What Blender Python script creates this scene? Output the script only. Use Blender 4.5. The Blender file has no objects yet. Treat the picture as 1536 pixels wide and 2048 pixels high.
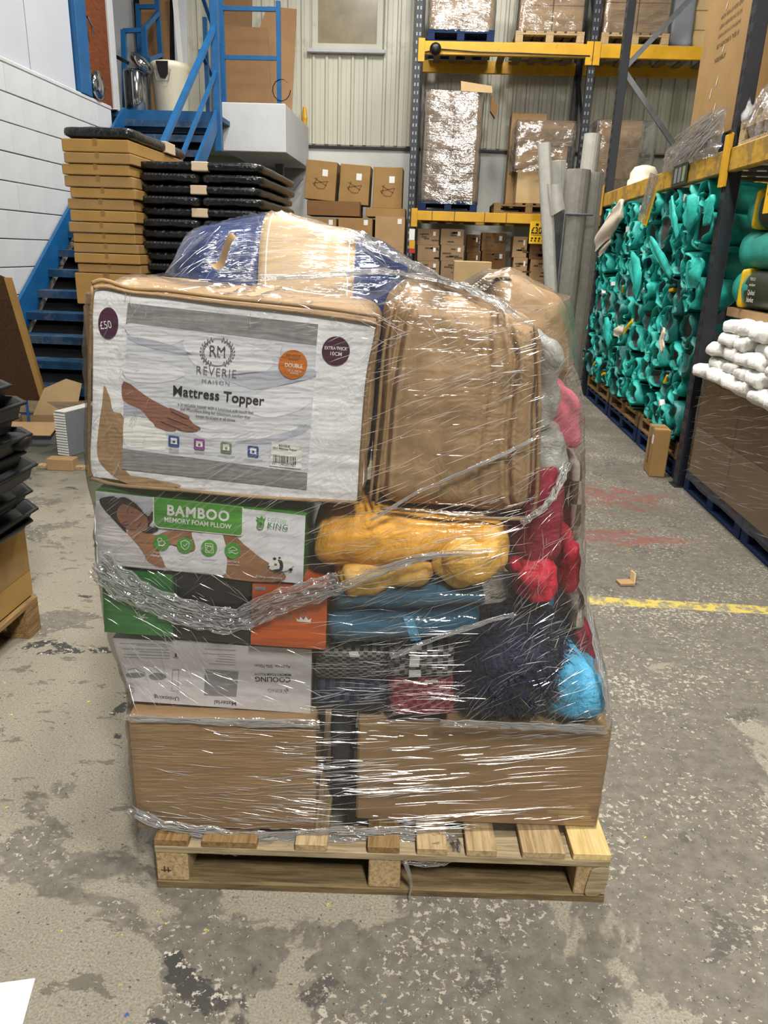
import bpy, math, random
from mathutils import Vector, Matrix, noise
random.seed(7)
SC = bpy.context.scene
COL = SC.collection
PI = math.pi

# ---------------------------------------------------------------- camera
F = 1496.0; PIT = math.radians(19.1); ROL = math.radians(2.0); YAW = math.radians(3.0); EYE = Vector((0, 0, 1.63))
fw = Vector((-math.sin(YAW)*math.cos(PIT), math.cos(YAW)*math.cos(PIT), -math.sin(PIT)))
_rt = Vector((math.cos(YAW), math.sin(YAW), 0)); _up = _rt.cross(fw)
rt = math.cos(ROL)*_rt + math.sin(ROL)*_up
up = math.cos(ROL)*_up - math.sin(ROL)*_rt
cd = bpy.data.cameras.new('camera'); cam = bpy.data.objects.new('camera', cd); COL.objects.link(cam)
cd.sensor_fit = 'VERTICAL'; cd.sensor_height = 32.0; cd.lens = F/2048*32.0; cd.clip_start = .05; cd.clip_end = 100
cam.matrix_world = Matrix((( rt.x, up.x, -fw.x, EYE.x), (rt.y, up.y, -fw.y, EYE.y), (rt.z, up.z, -fw.z, EYE.z), (0, 0, 0, 1)))
SC.camera = cam

# ---------------------------------------------------------------- world, lamps, exposure
W = bpy.data.worlds.new('world'); SC.world = W; W.use_nodes = True
W.node_tree.nodes['Background'].inputs[0].default_value = (.80, .86, .95, 1)
W.node_tree.nodes['Background'].inputs[1].default_value = .10
def area(name, loc, sx, sy, power, aim=None, col=(1, .965, .90)):
    l = bpy.data.lights.new(name, 'AREA'); l.shape = 'RECTANGLE'; l.size = sx; l.size_y = sy; l.energy = power; l.color = col
    o = bpy.data.objects.new(name, l); COL.objects.link(o); o.location = loc
    if aim: o.rotation_euler = (Vector(aim)-Vector(loc)).to_track_quat('-Z', 'Y').to_euler()
    return o
area('high_bay_lamp', (.85, .95, 5.5), .5, .5, 200)
area('high_bay_lamp', (1.1, -1.9, 5.0), .5, 1.0, 450, (.1, 1.6, .6))
area('high_bay_lamp', (.2, 5.2, 6.6), .7, 1.2, 300)
area('high_bay_lamp', (-1.3, 8.6, 6.9), .7, 1.2, 300)
area('high_bay_lamp', (.9, 9.3, 7.0), .7, 1.2, 260)
area('high_bay_lamp', (-2.2, 3.0, 6.2), .6, 1.0, 70)
SC.view_settings.view_transform = 'Standard'; SC.view_settings.look = 'None'; SC.view_settings.gamma = 1.0
SC.view_settings.exposure = -0.30; SC.view_settings.use_curve_mapping = False
SC.cycles.transparent_max_bounces = 12; SC.cycles.max_bounces = 5; SC.cycles.diffuse_bounces = 2; SC.cycles.glossy_bounces = 2; SC.cycles.transmission_bounces = 2
SC.cycles.use_light_tree = False; SC.cycles.use_adaptive_sampling = True; SC.cycles.adaptive_threshold = .07; SC.cycles.caustics_reflective = False; SC.cycles.caustics_refractive = False
SC.cycles.sample_clamp_indirect = 4.0

# ---------------------------------------------------------------- helpers: pixels to points on real planes
def ray(x, y): return fw + rt*((x-768)/F) + up*((1024-y)/F)
def at(x, y, **k):
    d = ray(x, y); (ax, v), = k.items(); i = 'XYZ'.index(ax)
    return EYE + d*((v-EYE[i])/d[i])
LA = math.radians(3.06)
LM = Matrix.Translation((-.654, 1.53, 0)) @ Matrix.Rotation(LA, 4, 'Z'); LI = LM.inverted()
ID = Matrix.Identity(4)
def lv(x, y, v):                       # pixel -> load frame point on the plane depth = v
    o = LI @ EYE; d = LI.to_3x3() @ ray(x, y)
    return o + d*((v-o.y)/d.y)
def sm01(a, b, x):
    t = min(1, max(0, (x-a)/(b-a))); return t*t*(3-2*t)
def interp(tab, x):
    if x <= tab[0][0]: return tab[0][1]
    for (a, p), (b, q) in zip(tab, tab[1:]):
        if x <= b: return p+(q-p)*(x-a)/(b-a)
    return tab[-1][1]
ORD = ['topmost', 'second', 'third', 'fourth', 'fifth', 'sixth', 'seventh', 'eighth', 'ninth', 'tenth', 'eleventh', 'twelfth', 'thirteenth', 'fourteenth', 'fifteenth', 'sixteenth']

# ---------------------------------------------------------------- materials
def C(h, k=1.0):
    h = h.lstrip('#'); o = []
    for i in (0, 2, 4):
        c = int(h[i:i+2], 16)/255; o.append(k*(c/12.92 if c <= .04045 else ((c+.055)/1.055)**2.4))
    return (*o, 1)
class NT:
    def __init__(s, name):
        s.m = bpy.data.materials.new(name); s.m.use_nodes = True; s.t = s.m.node_tree; s.n = s.t.nodes
        s.b = s.n['Principled BSDF']; s.out = s.n['Material Output']
        s.tc = s.n.new('ShaderNodeTexCoord').outputs
    def lk(s, a, b):
        if hasattr(a, 'links'): s.t.links.new(a, b)
        else: b.default_value = a
    def nd(s, typ, **k):
        n = s.n.new('ShaderNode'+typ)
        for a, v in k.items(): setattr(n, a, v)
        return n
    def map(s, sc=(1, 1, 1), loc=(0, 0, 0), rot=(0, 0, 0), src='Object'):
        n = s.nd('Mapping'); s.lk(s.tc[src], n.inputs[0]); n.inputs[1].default_value = loc; n.inputs[2].default_value = rot; n.inputs[3].default_value = sc
        return n.outputs[0]
    def noise(s, scale, det=4, rough=.55, vec=None, dist=0):
        n = s.nd('TexNoise'); s.lk(vec if vec is not None else s.tc['Object'], n.inputs['Vector']); n.inputs['Scale'].default_value = scale
        n.inputs['Detail'].default_value = det; n.inputs['Roughness'].default_value = rough; n.inputs['Distortion'].default_value = dist
        return n.outputs[0]
    def ma(s, op, a, b=0, c=0, clamp=False):
        n = s.nd('Math', operation=op, use_clamp=clamp); s.lk(a, n.inputs[0]); s.lk(b, n.inputs[1]); s.lk(c, n.inputs[2]); return n.outputs[0]
    def step(s, x, a, b):
        n = s.nd('MapRange', interpolation_type='SMOOTHSTEP'); s.lk(x, n.inputs[0]); s.lk(a, n.inputs[1]); s.lk(b, n.inputs[2]); return n.outputs[0]
    def mix(s, f, a, b):
        n = s.nd('Mix', data_type='RGBA'); s.lk(f, n.inputs[0]); s.lk(a, n.inputs[6]); s.lk(b, n.inputs[7]); return n.outputs[2]
    def bump(s, h, st=.3, d=.01, nrm=None):
        n = s.nd('Bump'); n.inputs['Strength'].default_value = st; n.inputs['Distance'].default_value = d; s.lk(h, n.inputs['Height'])
        if nrm is not None: s.lk(nrm, n.inputs['Normal'])
        return n.outputs[0]
    def set(s, col=None, rough=None, metal=None, nrm=None, spec=None, coat=None, sheen=None):
        for k, v in (('Base Color', col), ('Roughness', rough), ('Metallic', metal), ('Normal', nrm), ('Specular IOR Level', spec), ('Coat Weight', coat), ('Sheen Weight', sheen)):
            if v is not None: s.lk(v, s.b.inputs[k])
        return s.m
def M_(name, col, rough=.6, amt=.12, scale=6, bs=None, bst=.25, bd=.004, metal=0, spec=.5, coat=None, sc=(1, 1, 1), dirt=None, dist=0):
    t = NT(name); c = C(col) if isinstance(col, str) else col
    v = t.map(sc)
    n = t.noise(scale, 5, .6, v, dist)
    lo = tuple(x*(1-amt) for x in c[:3])+(1,); hi = tuple(min(1, x*(1+amt)) for x in c[:3])+(1,)
    col_ = t.mix(t.step(n, .3, .7), lo, hi)
    if dirt:
        dn = t.noise(dirt[1], 8, .7, t.map((1, 1, 1), (3.1, 1.7, 5.2)))
        col_ = t.mix(t.ma('MULTIPLY', t.step(dn, dirt[2], dirt[2]+.08), dirt[3]), col_, C(dirt[0]))
    nr = None
    if bs: nr = t.bump(t.noise(bs, 4, .6, v, dist), bst, bd)
    return t.set(col_, rough, metal, nr, spec, coat)
MT = {}
def card(name, col, amt=.1):
    t = NT(name); c = C(col)
    n = t.noise(5, 5, .6); w = t.nd('TexWave', wave_type='BANDS', bands_direction='Z'); t.lk(t.map(), w.inputs[0]); w.inputs['Scale'].default_value = 45; w.inputs['Distortion'].default_value = 1
    f = t.ma('ADD', t.ma('MULTIPLY', n, .8), t.ma('MULTIPLY', w.outputs['Fac'], .12))
    col_ = t.mix(t.step(f, .25, .75), tuple(x*(1-amt) for x in c[:3])+(1,), tuple(x*(1+amt) for x in c[:3])+(1,))
    return t.set(col_, .78, 0, t.bump(n, .12, .006), .3)
MT['card'] = card('cardboard', '#ab8a63'); MT['card2'] = card('cardboard_warm', '#9b7a4c'); MT['card3'] = card('cardboard_grey', '#93785a')
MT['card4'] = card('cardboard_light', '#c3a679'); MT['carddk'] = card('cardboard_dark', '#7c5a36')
MT['cardgold'] = card('cardboard_golden', '#a27e46')
MT['tape'] = M_('parcel_tape', '#8a6a3c', .3, .1, 8, spec=.6)
def wood(name, col, dk, amt=1):
    t = NT(name)
    n = t.noise(9, 6, .65, t.map((9, .7, 9)), .6); n2 = t.noise(2.2, 4, .6)
    c = t.mix(t.step(n, .35, .7), C(col), C(dk)); c = t.mix(t.ma('MULTIPLY', t.step(n2, .45, .75), .35), c, C(dk))
    return t.set(c, .8, 0, t.bump(n, .35, .003), .25)
MT['wood'] = wood('pallet_wood', '#bfa77f', '#8d7654'); MT['woodpale'] = wood('pallet_wood_pale', '#e3cb92', '#c4a76b')
MT['woodgrey'] = wood('pallet_wood_weathered', '#9c8c70', '#75664e'); MT['woodbrown'] = wood('pallet_wood_brown', '#94784f', '#6b5233')
MT['bluewood'] = wood('blue_pallet_wood', '#1c3158', '#10203c')
def woodx(name, col, dk):
    t = NT(name); n = t.noise(9, 6, .65, t.map((.7, 9, 9)), .6)
    return t.set(t.mix(t.step(n, .35, .7), C(col), C(dk)), .8, 0, t.bump(n, .35, .003), .25)
MT['woodx'] = woodx('pallet_wood_crosswise', '#a8987a', '#7d6d51'); MT['woodxd'] = woodx('pallet_wood_bottom_board', '#7f6c4e', '#564731')
MT['mdf'] = M_('hardboard', '#a07a52', .7, .08, 3, 90, .1); MT['mdf2'] = M_('hardboard_dark', '#8a6844', .7, .08, 3, 90, .1)
MT['shadedboard'] = wood('shaded_brown_board', '#4a321d', '#33210f')  # brown board colour with the shade it stands in painted in
MT['doorwood'] = wood('red_brown_door', '#7a4426', '#5c2f18')
MT['blue'] = M_('blue_steel_paint', '#155689', .42, .12, 5, 40, .1, dirt=('#123c5c', 7, .62, .6)); MT['bluedk'] = M_('blue_chequer_plate', '#174468', .55, .25, 9, 60, .5, dirt=('#56606a', 5, .5, .7))
MT['yel'] = M_('yellow_beam_paint', '#cd9a18', .45, .1, 4, 30, .1, dirt=('#8a6a1c', 9, .6, .6)); MT['yeldirty'] = M_('yellow_beam_paint_scuffed', '#b98f2c', .55, .2, 4, 30, .15, dirt=('#7a6238', 6, .48, .7), sc=(1, 1, 4))
MT['rackblk'] = M_('black_rack_steel', '#20232b', .4, .2, 6, 30, .1, dirt=('#6b6a68', 16, .68, .6)); MT['galv'] = M_('galvanised_steel', '#7f8286', .4, .15, 8, metal=.7)
MT['dark'] = M_('recess_shade', '#16161a', .8, .2, 4)  # near-black paint standing in for the shade of recesses
MT['hole'] = M_('punched_slot_black', '#060607', .9, 0, 3)
MT['white'] = M_('white_paint', '#c3c5c8', .75, .05, 3, 12, .15, .008, dirt=('#b7b4ab', 2.5, .6, .5)); MT['whitep'] = M_('white_wall_panel', '#bdc1c9', .5, .03, 2)
MT['mortar'] = M_('mortar_joint_paint', '#8d8f90', .9, .1, 9); MT['clad'] = M_('cream_cladding', '#c9c7b6', .45, .07, 2, dirt=('#aeaa98', 3, .6, .5), sc=(1, 1, .35))
MT['cladw'] = M_('white_back_wall', '#d6d7d2', .75, .05, 3, 14, .12)
MT['black'] = M_('black_plastic', '#0a0a0b', .4, .2, 6, 25, .35); MT['blkpoly'] = M_('black_polythene', '#15181b', .22, .2, 5, 22, .6, .012, spec=.7, dist=.6)
MT['tanlabel'] = M_('beige_paper_band', '#cdb89a', .55, .04, 4); MT['paper'] = M_('white_paper', '#e4e3de', .6, .03, 5)
MT['cream'] = M_('cream_plastic', '#e9e1c8', .4, .03, 3); MT['chrome'] = M_('polished_steel', '#c8c9cc', .12, .05, 3, metal=1)
MT['teal'] = M_('teal_quilted_fabric', '#27aca0', .5, .3, 7, 40, .5, .006, spec=.35); MT['tealdk'] = M_('dark_teal_lining', '#07423f', .7, .4, 8, 40, .4)
MT['tealmid'] = M_('mid_teal_quilted_fabric', '#12706a', .5, .35, 8, 40, .5, .006)
MT['tealbag'] = M_('sea_green_duvet', '#2f9c8c', .6, .15, 5, 18, .4, .01); MT['greydark'] = M_('dark_grey_lining', '#4a4644', .85, .2, 10, 60, .4)
MT['fleece'] = M_('cream_fleece', '#d9cbb8', .95, .06, 18, 70, .8, .006); MT['olive'] = M_('dark_olive_print', '#2c3326', .5, .15, 3)
MT['yellowstrap'] = M_('yellow_strap', '#e0b614', .5, .06, 5)
MT['glove'] = M_('white_padded_fabric', '#e6e4de', .7, .06, 9, 26, .7, .012, dist=.4)
MT['tan'] = M_('tan_nonwoven_fabric', '#a58762', .6, .10, 4, 5, .5, .03, spec=.4, dist=1.2); MT['tantop'] = M_('tan_fabric_piping', '#8f724a', .6, .1, 8, 30, .3)
MT['quilt'] = M_('white_quilt', '#e8e8e9', .7, .03, 6, 14, .5, .012, dist=.6); MT['card_print'] = M_('grey_printed_band', '#8f8b8b', .45, .12, 60, dist=.3)
MT['print_bg'] = M_('pale_photo_print', '#d6d8de', .4, .06, 4, 5, .0)
MT['print_lt'] = M_('light_photo_print', '#e6e6ea', .4, .05, 3); MT['print_sh'] = M_('shadow_photo_print', '#bcbfca', .4, .05, 3)
MT['plum'] = M_('plum_sticker', '#4a1b36', .4, .06, 4); MT['orangest'] = M_('orange_sticker', '#c86f1e', .4, .06, 4); MT['ink'] = M_('black_ink', '#141416', .5, 0, 3); MT['greyink'] = M_('grey_ink', '#4a4a50', .5, 0, 3)
MT['whiteink'] = M_('white_ink', '#ecebe6', .5, 0, 3); MT['paleink'] = M_('faint_grey_ink', '#8b8a8c', .5, 0, 3); MT['brownink'] = M_('brown_ink', '#4d3a26', .6, 0, 3)
MT['skin'] = M_('printed_skin', '#8d5f4c', .45, .14, 9); MT['skin2'] = M_('printed_skin_warm', '#a0714f', .45, .16, 9); MT['hair'] = M_('printed_dark_hair', '#241a17', .5, .3, 14)
MT['greenprint'] = M_('green_print', '#4d9a33', .4, .08, 4); MT['greenbox'] = M_('green_card', '#2c7a37', .4, .08, 3); MT['orangebox'] = M_('orange_card', '#c4591c', .4, .08, 3)
MT['whitecard'] = M_('white_card', '#d2cfcf', .42, .04, 3); MT['blackcard'] = M_('black_card', '#19191b', .35, .1, 4); MT['icon_b'] = M_('blue_icon_print', '#2b4f8e', .4, .05, 4); MT['icon_p'] = M_('purple_icon_print', '#8b4a8f', .4, .05, 4); MT['icon_g'] = M_('green_icon_print', '#7c8f6a', .4, .05, 4)
MT['navy'] = M_('navy_fabric', '#1f3468', .6, .3, 6, 14, .5, .02, dist=.8); MT['navysh'] = M_('navy_shaggy_pile', '#151c38', .7, .4, 30, 60, .8, .01); MT['beige'] = M_('beige_paper_sleeve', '#c3a883', .55, .05, 4)
MT['must'] = M_('mustard_throw', '#eba83a', .6, .25, 5, 9, .5, .03, dist=1.6); MT['must2'] = M_('mustard_throw_light', '#ebb856', .55, .2, 5, 9, .5, .03, dist=1.6)
MT['petrol'] = M_('petrol_blue_fleece', '#17688a', .65, .25, 8, 22, .6, .015, dist=.8); MT['red'] = M_('crimson_fabric', '#c01a36', .55, .28, 6, 16, .8, .02, dist=1.0); MT['deepred'] = M_('deep_red_fleece', '#8e1230', .8, .2, 12, 40, .5, .01)
MT['pink'] = M_('pink_striped_fabric', '#d96a80', .6, .3, 5, 20, .5, .01); MT['sky'] = M_('sky_blue_fabric', '#4fb0dc', .5, .22, 7, 18, .7, .02, dist=1.0); MT['greybag'] = M_('grey_plastic_bag', '#a5a5a0', .4, .15, 5, 14, .6, .02, dist=.8); MT['charcoal'] = M_('charcoal_fabric', '#33353c', .8, .2, 9, 50, .4)
MT['carpet'] = M_('grey_carpet_roll', '#8d8a82', .85, .1, 14, 90, .5); MT['carpetlt'] = M_('pale_carpet_roll', '#b7b5ae', .7, .08, 10, 60, .4); MT['bluebin'] = M_('blue_plastic', '#174a86', .4, .1, 4)
MT['signyel'] = M_('yellow_price_card', '#f0bb13', .5, .03, 4)
MT['glass'] = M_('dusty_window_sheet', '#94896f', .25, .15, 3, spec=.6); MT['redpaint'] = M_('red_label', '#b0202c', .5, .05, 5); MT['greyplas'] = M_('grey_plastic', '#777a80', .4, .1, 4)
def checks(name, a, b, sx, sz):
    t = NT(name); ch = t.nd('TexChecker'); t.lk(t.map((sx, 1, sz)), ch.inputs[0]); ch.inputs['Scale'].default_value = 1
    nn = t.noise(30, 3)
    c = t.mix(ch.outputs['Fac'], C(a), C(b)); c = t.mix(t.ma('MULTIPLY', t.step(nn, .45, .6), .6), c, C(a))
    return t.set(c, .7, 0, t.bump(nn, .4, .004))
MT['chk1'] = checks('black_white_geometric_weave', '#1d1d20', '#77766f', 95, 170); MT['chk2'] = checks('navy_white_weave', '#131d36', '#3d4a66', 80, 40); MT['chk3'] = checks('grey_white_block_weave', '#2c2c30', '#8d8c86', 75, 60); MT['chk4'] = checks('red_block_weave', '#7c1c2c', '#a05058', 85, 62)
MT['brownpat'] = checks('brown_cream_animal_print', '#6a564a', '#c9bdb0', 30, 16)
def film(name, tr=.95, haze=.05, gl=.10, rough=.14, bst=.5, bsc=(14, 14, 120), spec_col=(1, 1, 1, 1)):
    t = NT(name)
    v = t.map(bsc); h = t.noise(1, 3, .65, v, .4); nr = t.bump(h, bst, .01)
    tp = t.nd('BsdfTransparent'); tp.inputs[0].default_value = (tr, tr, tr, 1)
    df = t.nd('BsdfDiffuse'); df.inputs[0].default_value = (.9, .9, .9, 1); t.lk(nr, df.inputs['Normal'])
    tl = t.nd('BsdfTranslucent'); tl.inputs[0].default_value = (.9, .9, .9, 1)
    ad = t.nd('MixShader'); ad.inputs[0].default_value = .5; t.t.links.new(df.outputs[0], ad.inputs[1]); t.t.links.new(tl.outputs[0], ad.inputs[2])
    g = t.nd('BsdfGlossy'); g.inputs['Roughness'].default_value = rough; g.inputs[0].default_value = spec_col; t.lk(nr, g.inputs['Normal'])
    lw = t.nd('LayerWeight'); lw.inputs[0].default_value = .22; t.lk(nr, lw.inputs['Normal'])
    m1 = t.nd('MixShader'); t.lk(haze, m1.inputs[0]); t.t.links.new(tp.outputs[0], m1.inputs[1]); t.t.links.new(ad.outputs[0], m1.inputs[2])
    f = t.ma('ADD', t.ma('MULTIPLY', lw.outputs['Fresnel'], .6), gl, clamp=True)
    m2 = t.nd('MixShader'); t.t.links.new(f, m2.inputs[0]); t.t.links.new(m1.outputs[0], m2.inputs[1]); t.t.links.new(g.outputs[0], m2.inputs[2])
    t.t.links.new(m2.outputs[0], t.out.inputs[0])
    return t.m
MT['film'] = film('stretch_film', .975, .02, .05, .12, .45, (9, 9, 90)); MT['film_d'] = film('stretch_film_bunched', .92, .16, .22, .14, 1.0, (40, 40, 70)); MT['fold'] = film('stretch_film_fold', .9, .5, .3, .2, .0); MT['film_bg'] = film('stretch_film_background', .95, .07, .13, .16, .9, (6, 6, 18)); MT['poly'] = film('clear_polythene_bag', .97, .03, .07, .1, .6, (12, 12, 12))

def floor_mat():
    t = NT('worn_painted_concrete'); sep = t.nd('SeparateXYZ'); t.lk(t.tc['Object'], sep.inputs[0]); X, Y = sep.outputs[0], sep.outputs[1]
    grain = t.noise(170, 3, .6); mid = t.noise(22, 5, .65)
    light = t.mix(t.step(grain, .3, .7), C('#7a7467'), C('#a19a8a')); light = t.mix(t.ma('MULTIPLY', t.step(mid, .35, .75), .5), light, C('#8a8475'))
    grey = t.mix(t.step(mid, .3, .7), C('#625d54'), C('#777268'))
    big = t.noise(1.5, 6, .62, t.map((1, 1, 1), (4.3, 2.1, 0)), .5)
    side = t.step(X, -.75, .25)                                     # paint survives more on the right of the pallet
    far = t.step(Y, 2.4, 6.5)
    thr = t.ma('ADD', t.ma('MULTIPLY', side, -.20), .60); thr = t.ma('ADD', thr, t.ma('MULTIPLY', t.step(Y, 1.9, 3.6), -.075))
    paint = t.step(t.ma('SUBTRACT', big, thr), -.012, .012)
    col = t.mix(paint, light, grey)
    # chips of lighter concrete in the paint
    fl = t.noise(52, 4, .7, t.map((1, 1, 1), (1, 8, 0)), .3); den = t.noise(2.6, 4, .6, t.map((1, 1, 1), (9, 1, 0)))
    ft = t.ma('SUBTRACT', .80, t.ma('MULTIPLY', den, .42))
    chip = t.step(t.ma('SUBTRACT', fl, ft), -.008, .02); col = t.mix(t.ma('MULTIPLY', chip, t.ma('MULTIPLY', paint, .9)), col, C('#b0a999'))
    # flaked-off patches on the paler left side
    f2 = t.noise(9, 6, .72, t.map((.8, 1.5, 1), (2, 4, 0)), .3); d2 = t.noise(1.3, 3, .5, t.map((1, 1, 1), (6, 3, 0)))
    fk = t.step(t.ma('ADD', f2, t.ma('MULTIPLY', d2, .16)), .665, .685); col = t.mix(t.ma('MULTIPLY', fk, t.ma('SUBTRACT', .8, t.ma('MULTIPLY', side, .6))), col, C('#625d53'))
    # dark tar patches
    tar = t.noise(2.9, 5, .6, t.map((1, 1, 1), (0, 3.4, 0)), .4); tm = t.step(tar, .615, .635); tm = t.ma('MULTIPLY', tm, t.ma('SUBTRACT', 1.0, t.ma('MULTIPLY', side, .55)))
    tc2 = t.mix(t.step(t.noise(40, 4, .7), .56, .6), C('#3d3c3b'), C('#c0baac')); col = t.mix(tm, col, tc2)
    fleck = t.step(t.noise(75, 3, .6, t.map((1, 1, 1), (5, 5, 0))), .655, .67); col = t.mix(t.ma('MULTIPLY', fleck, .8), col, C('#34332f'))
    yf = t.ma('MULTIPLY', t.step(t.noise(30, 3, .6, t.map((1, 1, 1), (7, 2, 0))), .70, .715), t.step(t.noise(1.7, 2, .5, t.map((1, 1, 1), (3, 9, 0))), .52, .56)); col = t.mix(yf, col, C('#d9c32e'))
    bf = t.ma('MULTIPLY', t.step(t.noise(26, 3, .6, t.map((1, 1, 1), (2, 12, 0))), .70, .715), t.step(t.ma('MULTIPLY', Y, -1.0), -1.45, -1.25)); col = t.mix(bf, col, C('#3c5f96'))
    # scuffed red marking on the right, further back
    def blob(cx, cy, rx, ry):
        a = t.ma('DIVIDE', t.ma('SUBTRACT', X, cx), rx); b = t.ma('DIVIDE', t.ma('SUBTRACT', Y, cy), ry)
        return t.ma('SUBTRACT', 1.0, t.ma('ADD', t.ma('MULTIPLY', a, a), t.ma('MULTIPLY', b, b)), clamp=True)
    rb = t.ma('MAXIMUM', blob(1.25, 4.45, .75, .28), t.ma('MAXIMUM', blob(1.35, 5.3, .7, .5), blob(1.15, 6.6, .5, .4)))
    rn = t.step(t.ma('ADD', t.noise(7, 7, .8, t.map((1, 1.4, 1))), t.ma('MULTIPLY', rb, .2)), .64, .70)
    col = t.mix(t.ma('MULTIPLY', t.ma('MULTIPLY', rn, t.step(rb, .02, .2)), .6), col, C('#87423a'))
    # yellow aisle line
    ya = t.ma('ABSOLUTE', t.ma('SUBTRACT', t.ma('ADD', Y, t.ma('MULTIPLY', t.noise(3, 2), .02)), 3.515)); yl = t.ma('MULTIPLY', t.step(ya, .052, .044), t.step(X, .1, .2))
    yn = t.step(t.noise(14, 6, .75, t.map((1, 1, 1), (0, 6, 2))), .46, .53); col = t.mix(t.ma('MULTIPLY', yl, t.ma('MULTIPLY', yn, .92)), col, C('#d8bd3a'))
    col = t.mix(t.ma('MULTIPLY', yl, .28), col, C('#b9ad80'))
    # green-grey tint at the back left
    gm = t.ma('MULTIPLY', t.step(Y, 4.9, 6.0), t.step(t.ma('MULTIPLY', X, -1), .8, 2.0)); col = t.mix(t.ma('MULTIPLY', gm, .6), col, C('#3f4b40'))
    dk = t.ma('MULTIPLY', t.step(Y, 2.4, 5.4), t.step(t.noise(1.1, 5, .65), .34, .66)); col = t.mix(t.ma('MULTIPLY', dk, .55), col, C('#4c493f'))
    h = t.ma('ADD', t.ma('MULTIPLY', paint, .5), t.ma('ADD', t.ma('MULTIPLY', chip, -.4), t.ma('MULTIPLY', grain, .5)))
    return t.set(col, .72, 0, t.bump(h, .45, .004), .35)
MT['floor'] = floor_mat()

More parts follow.
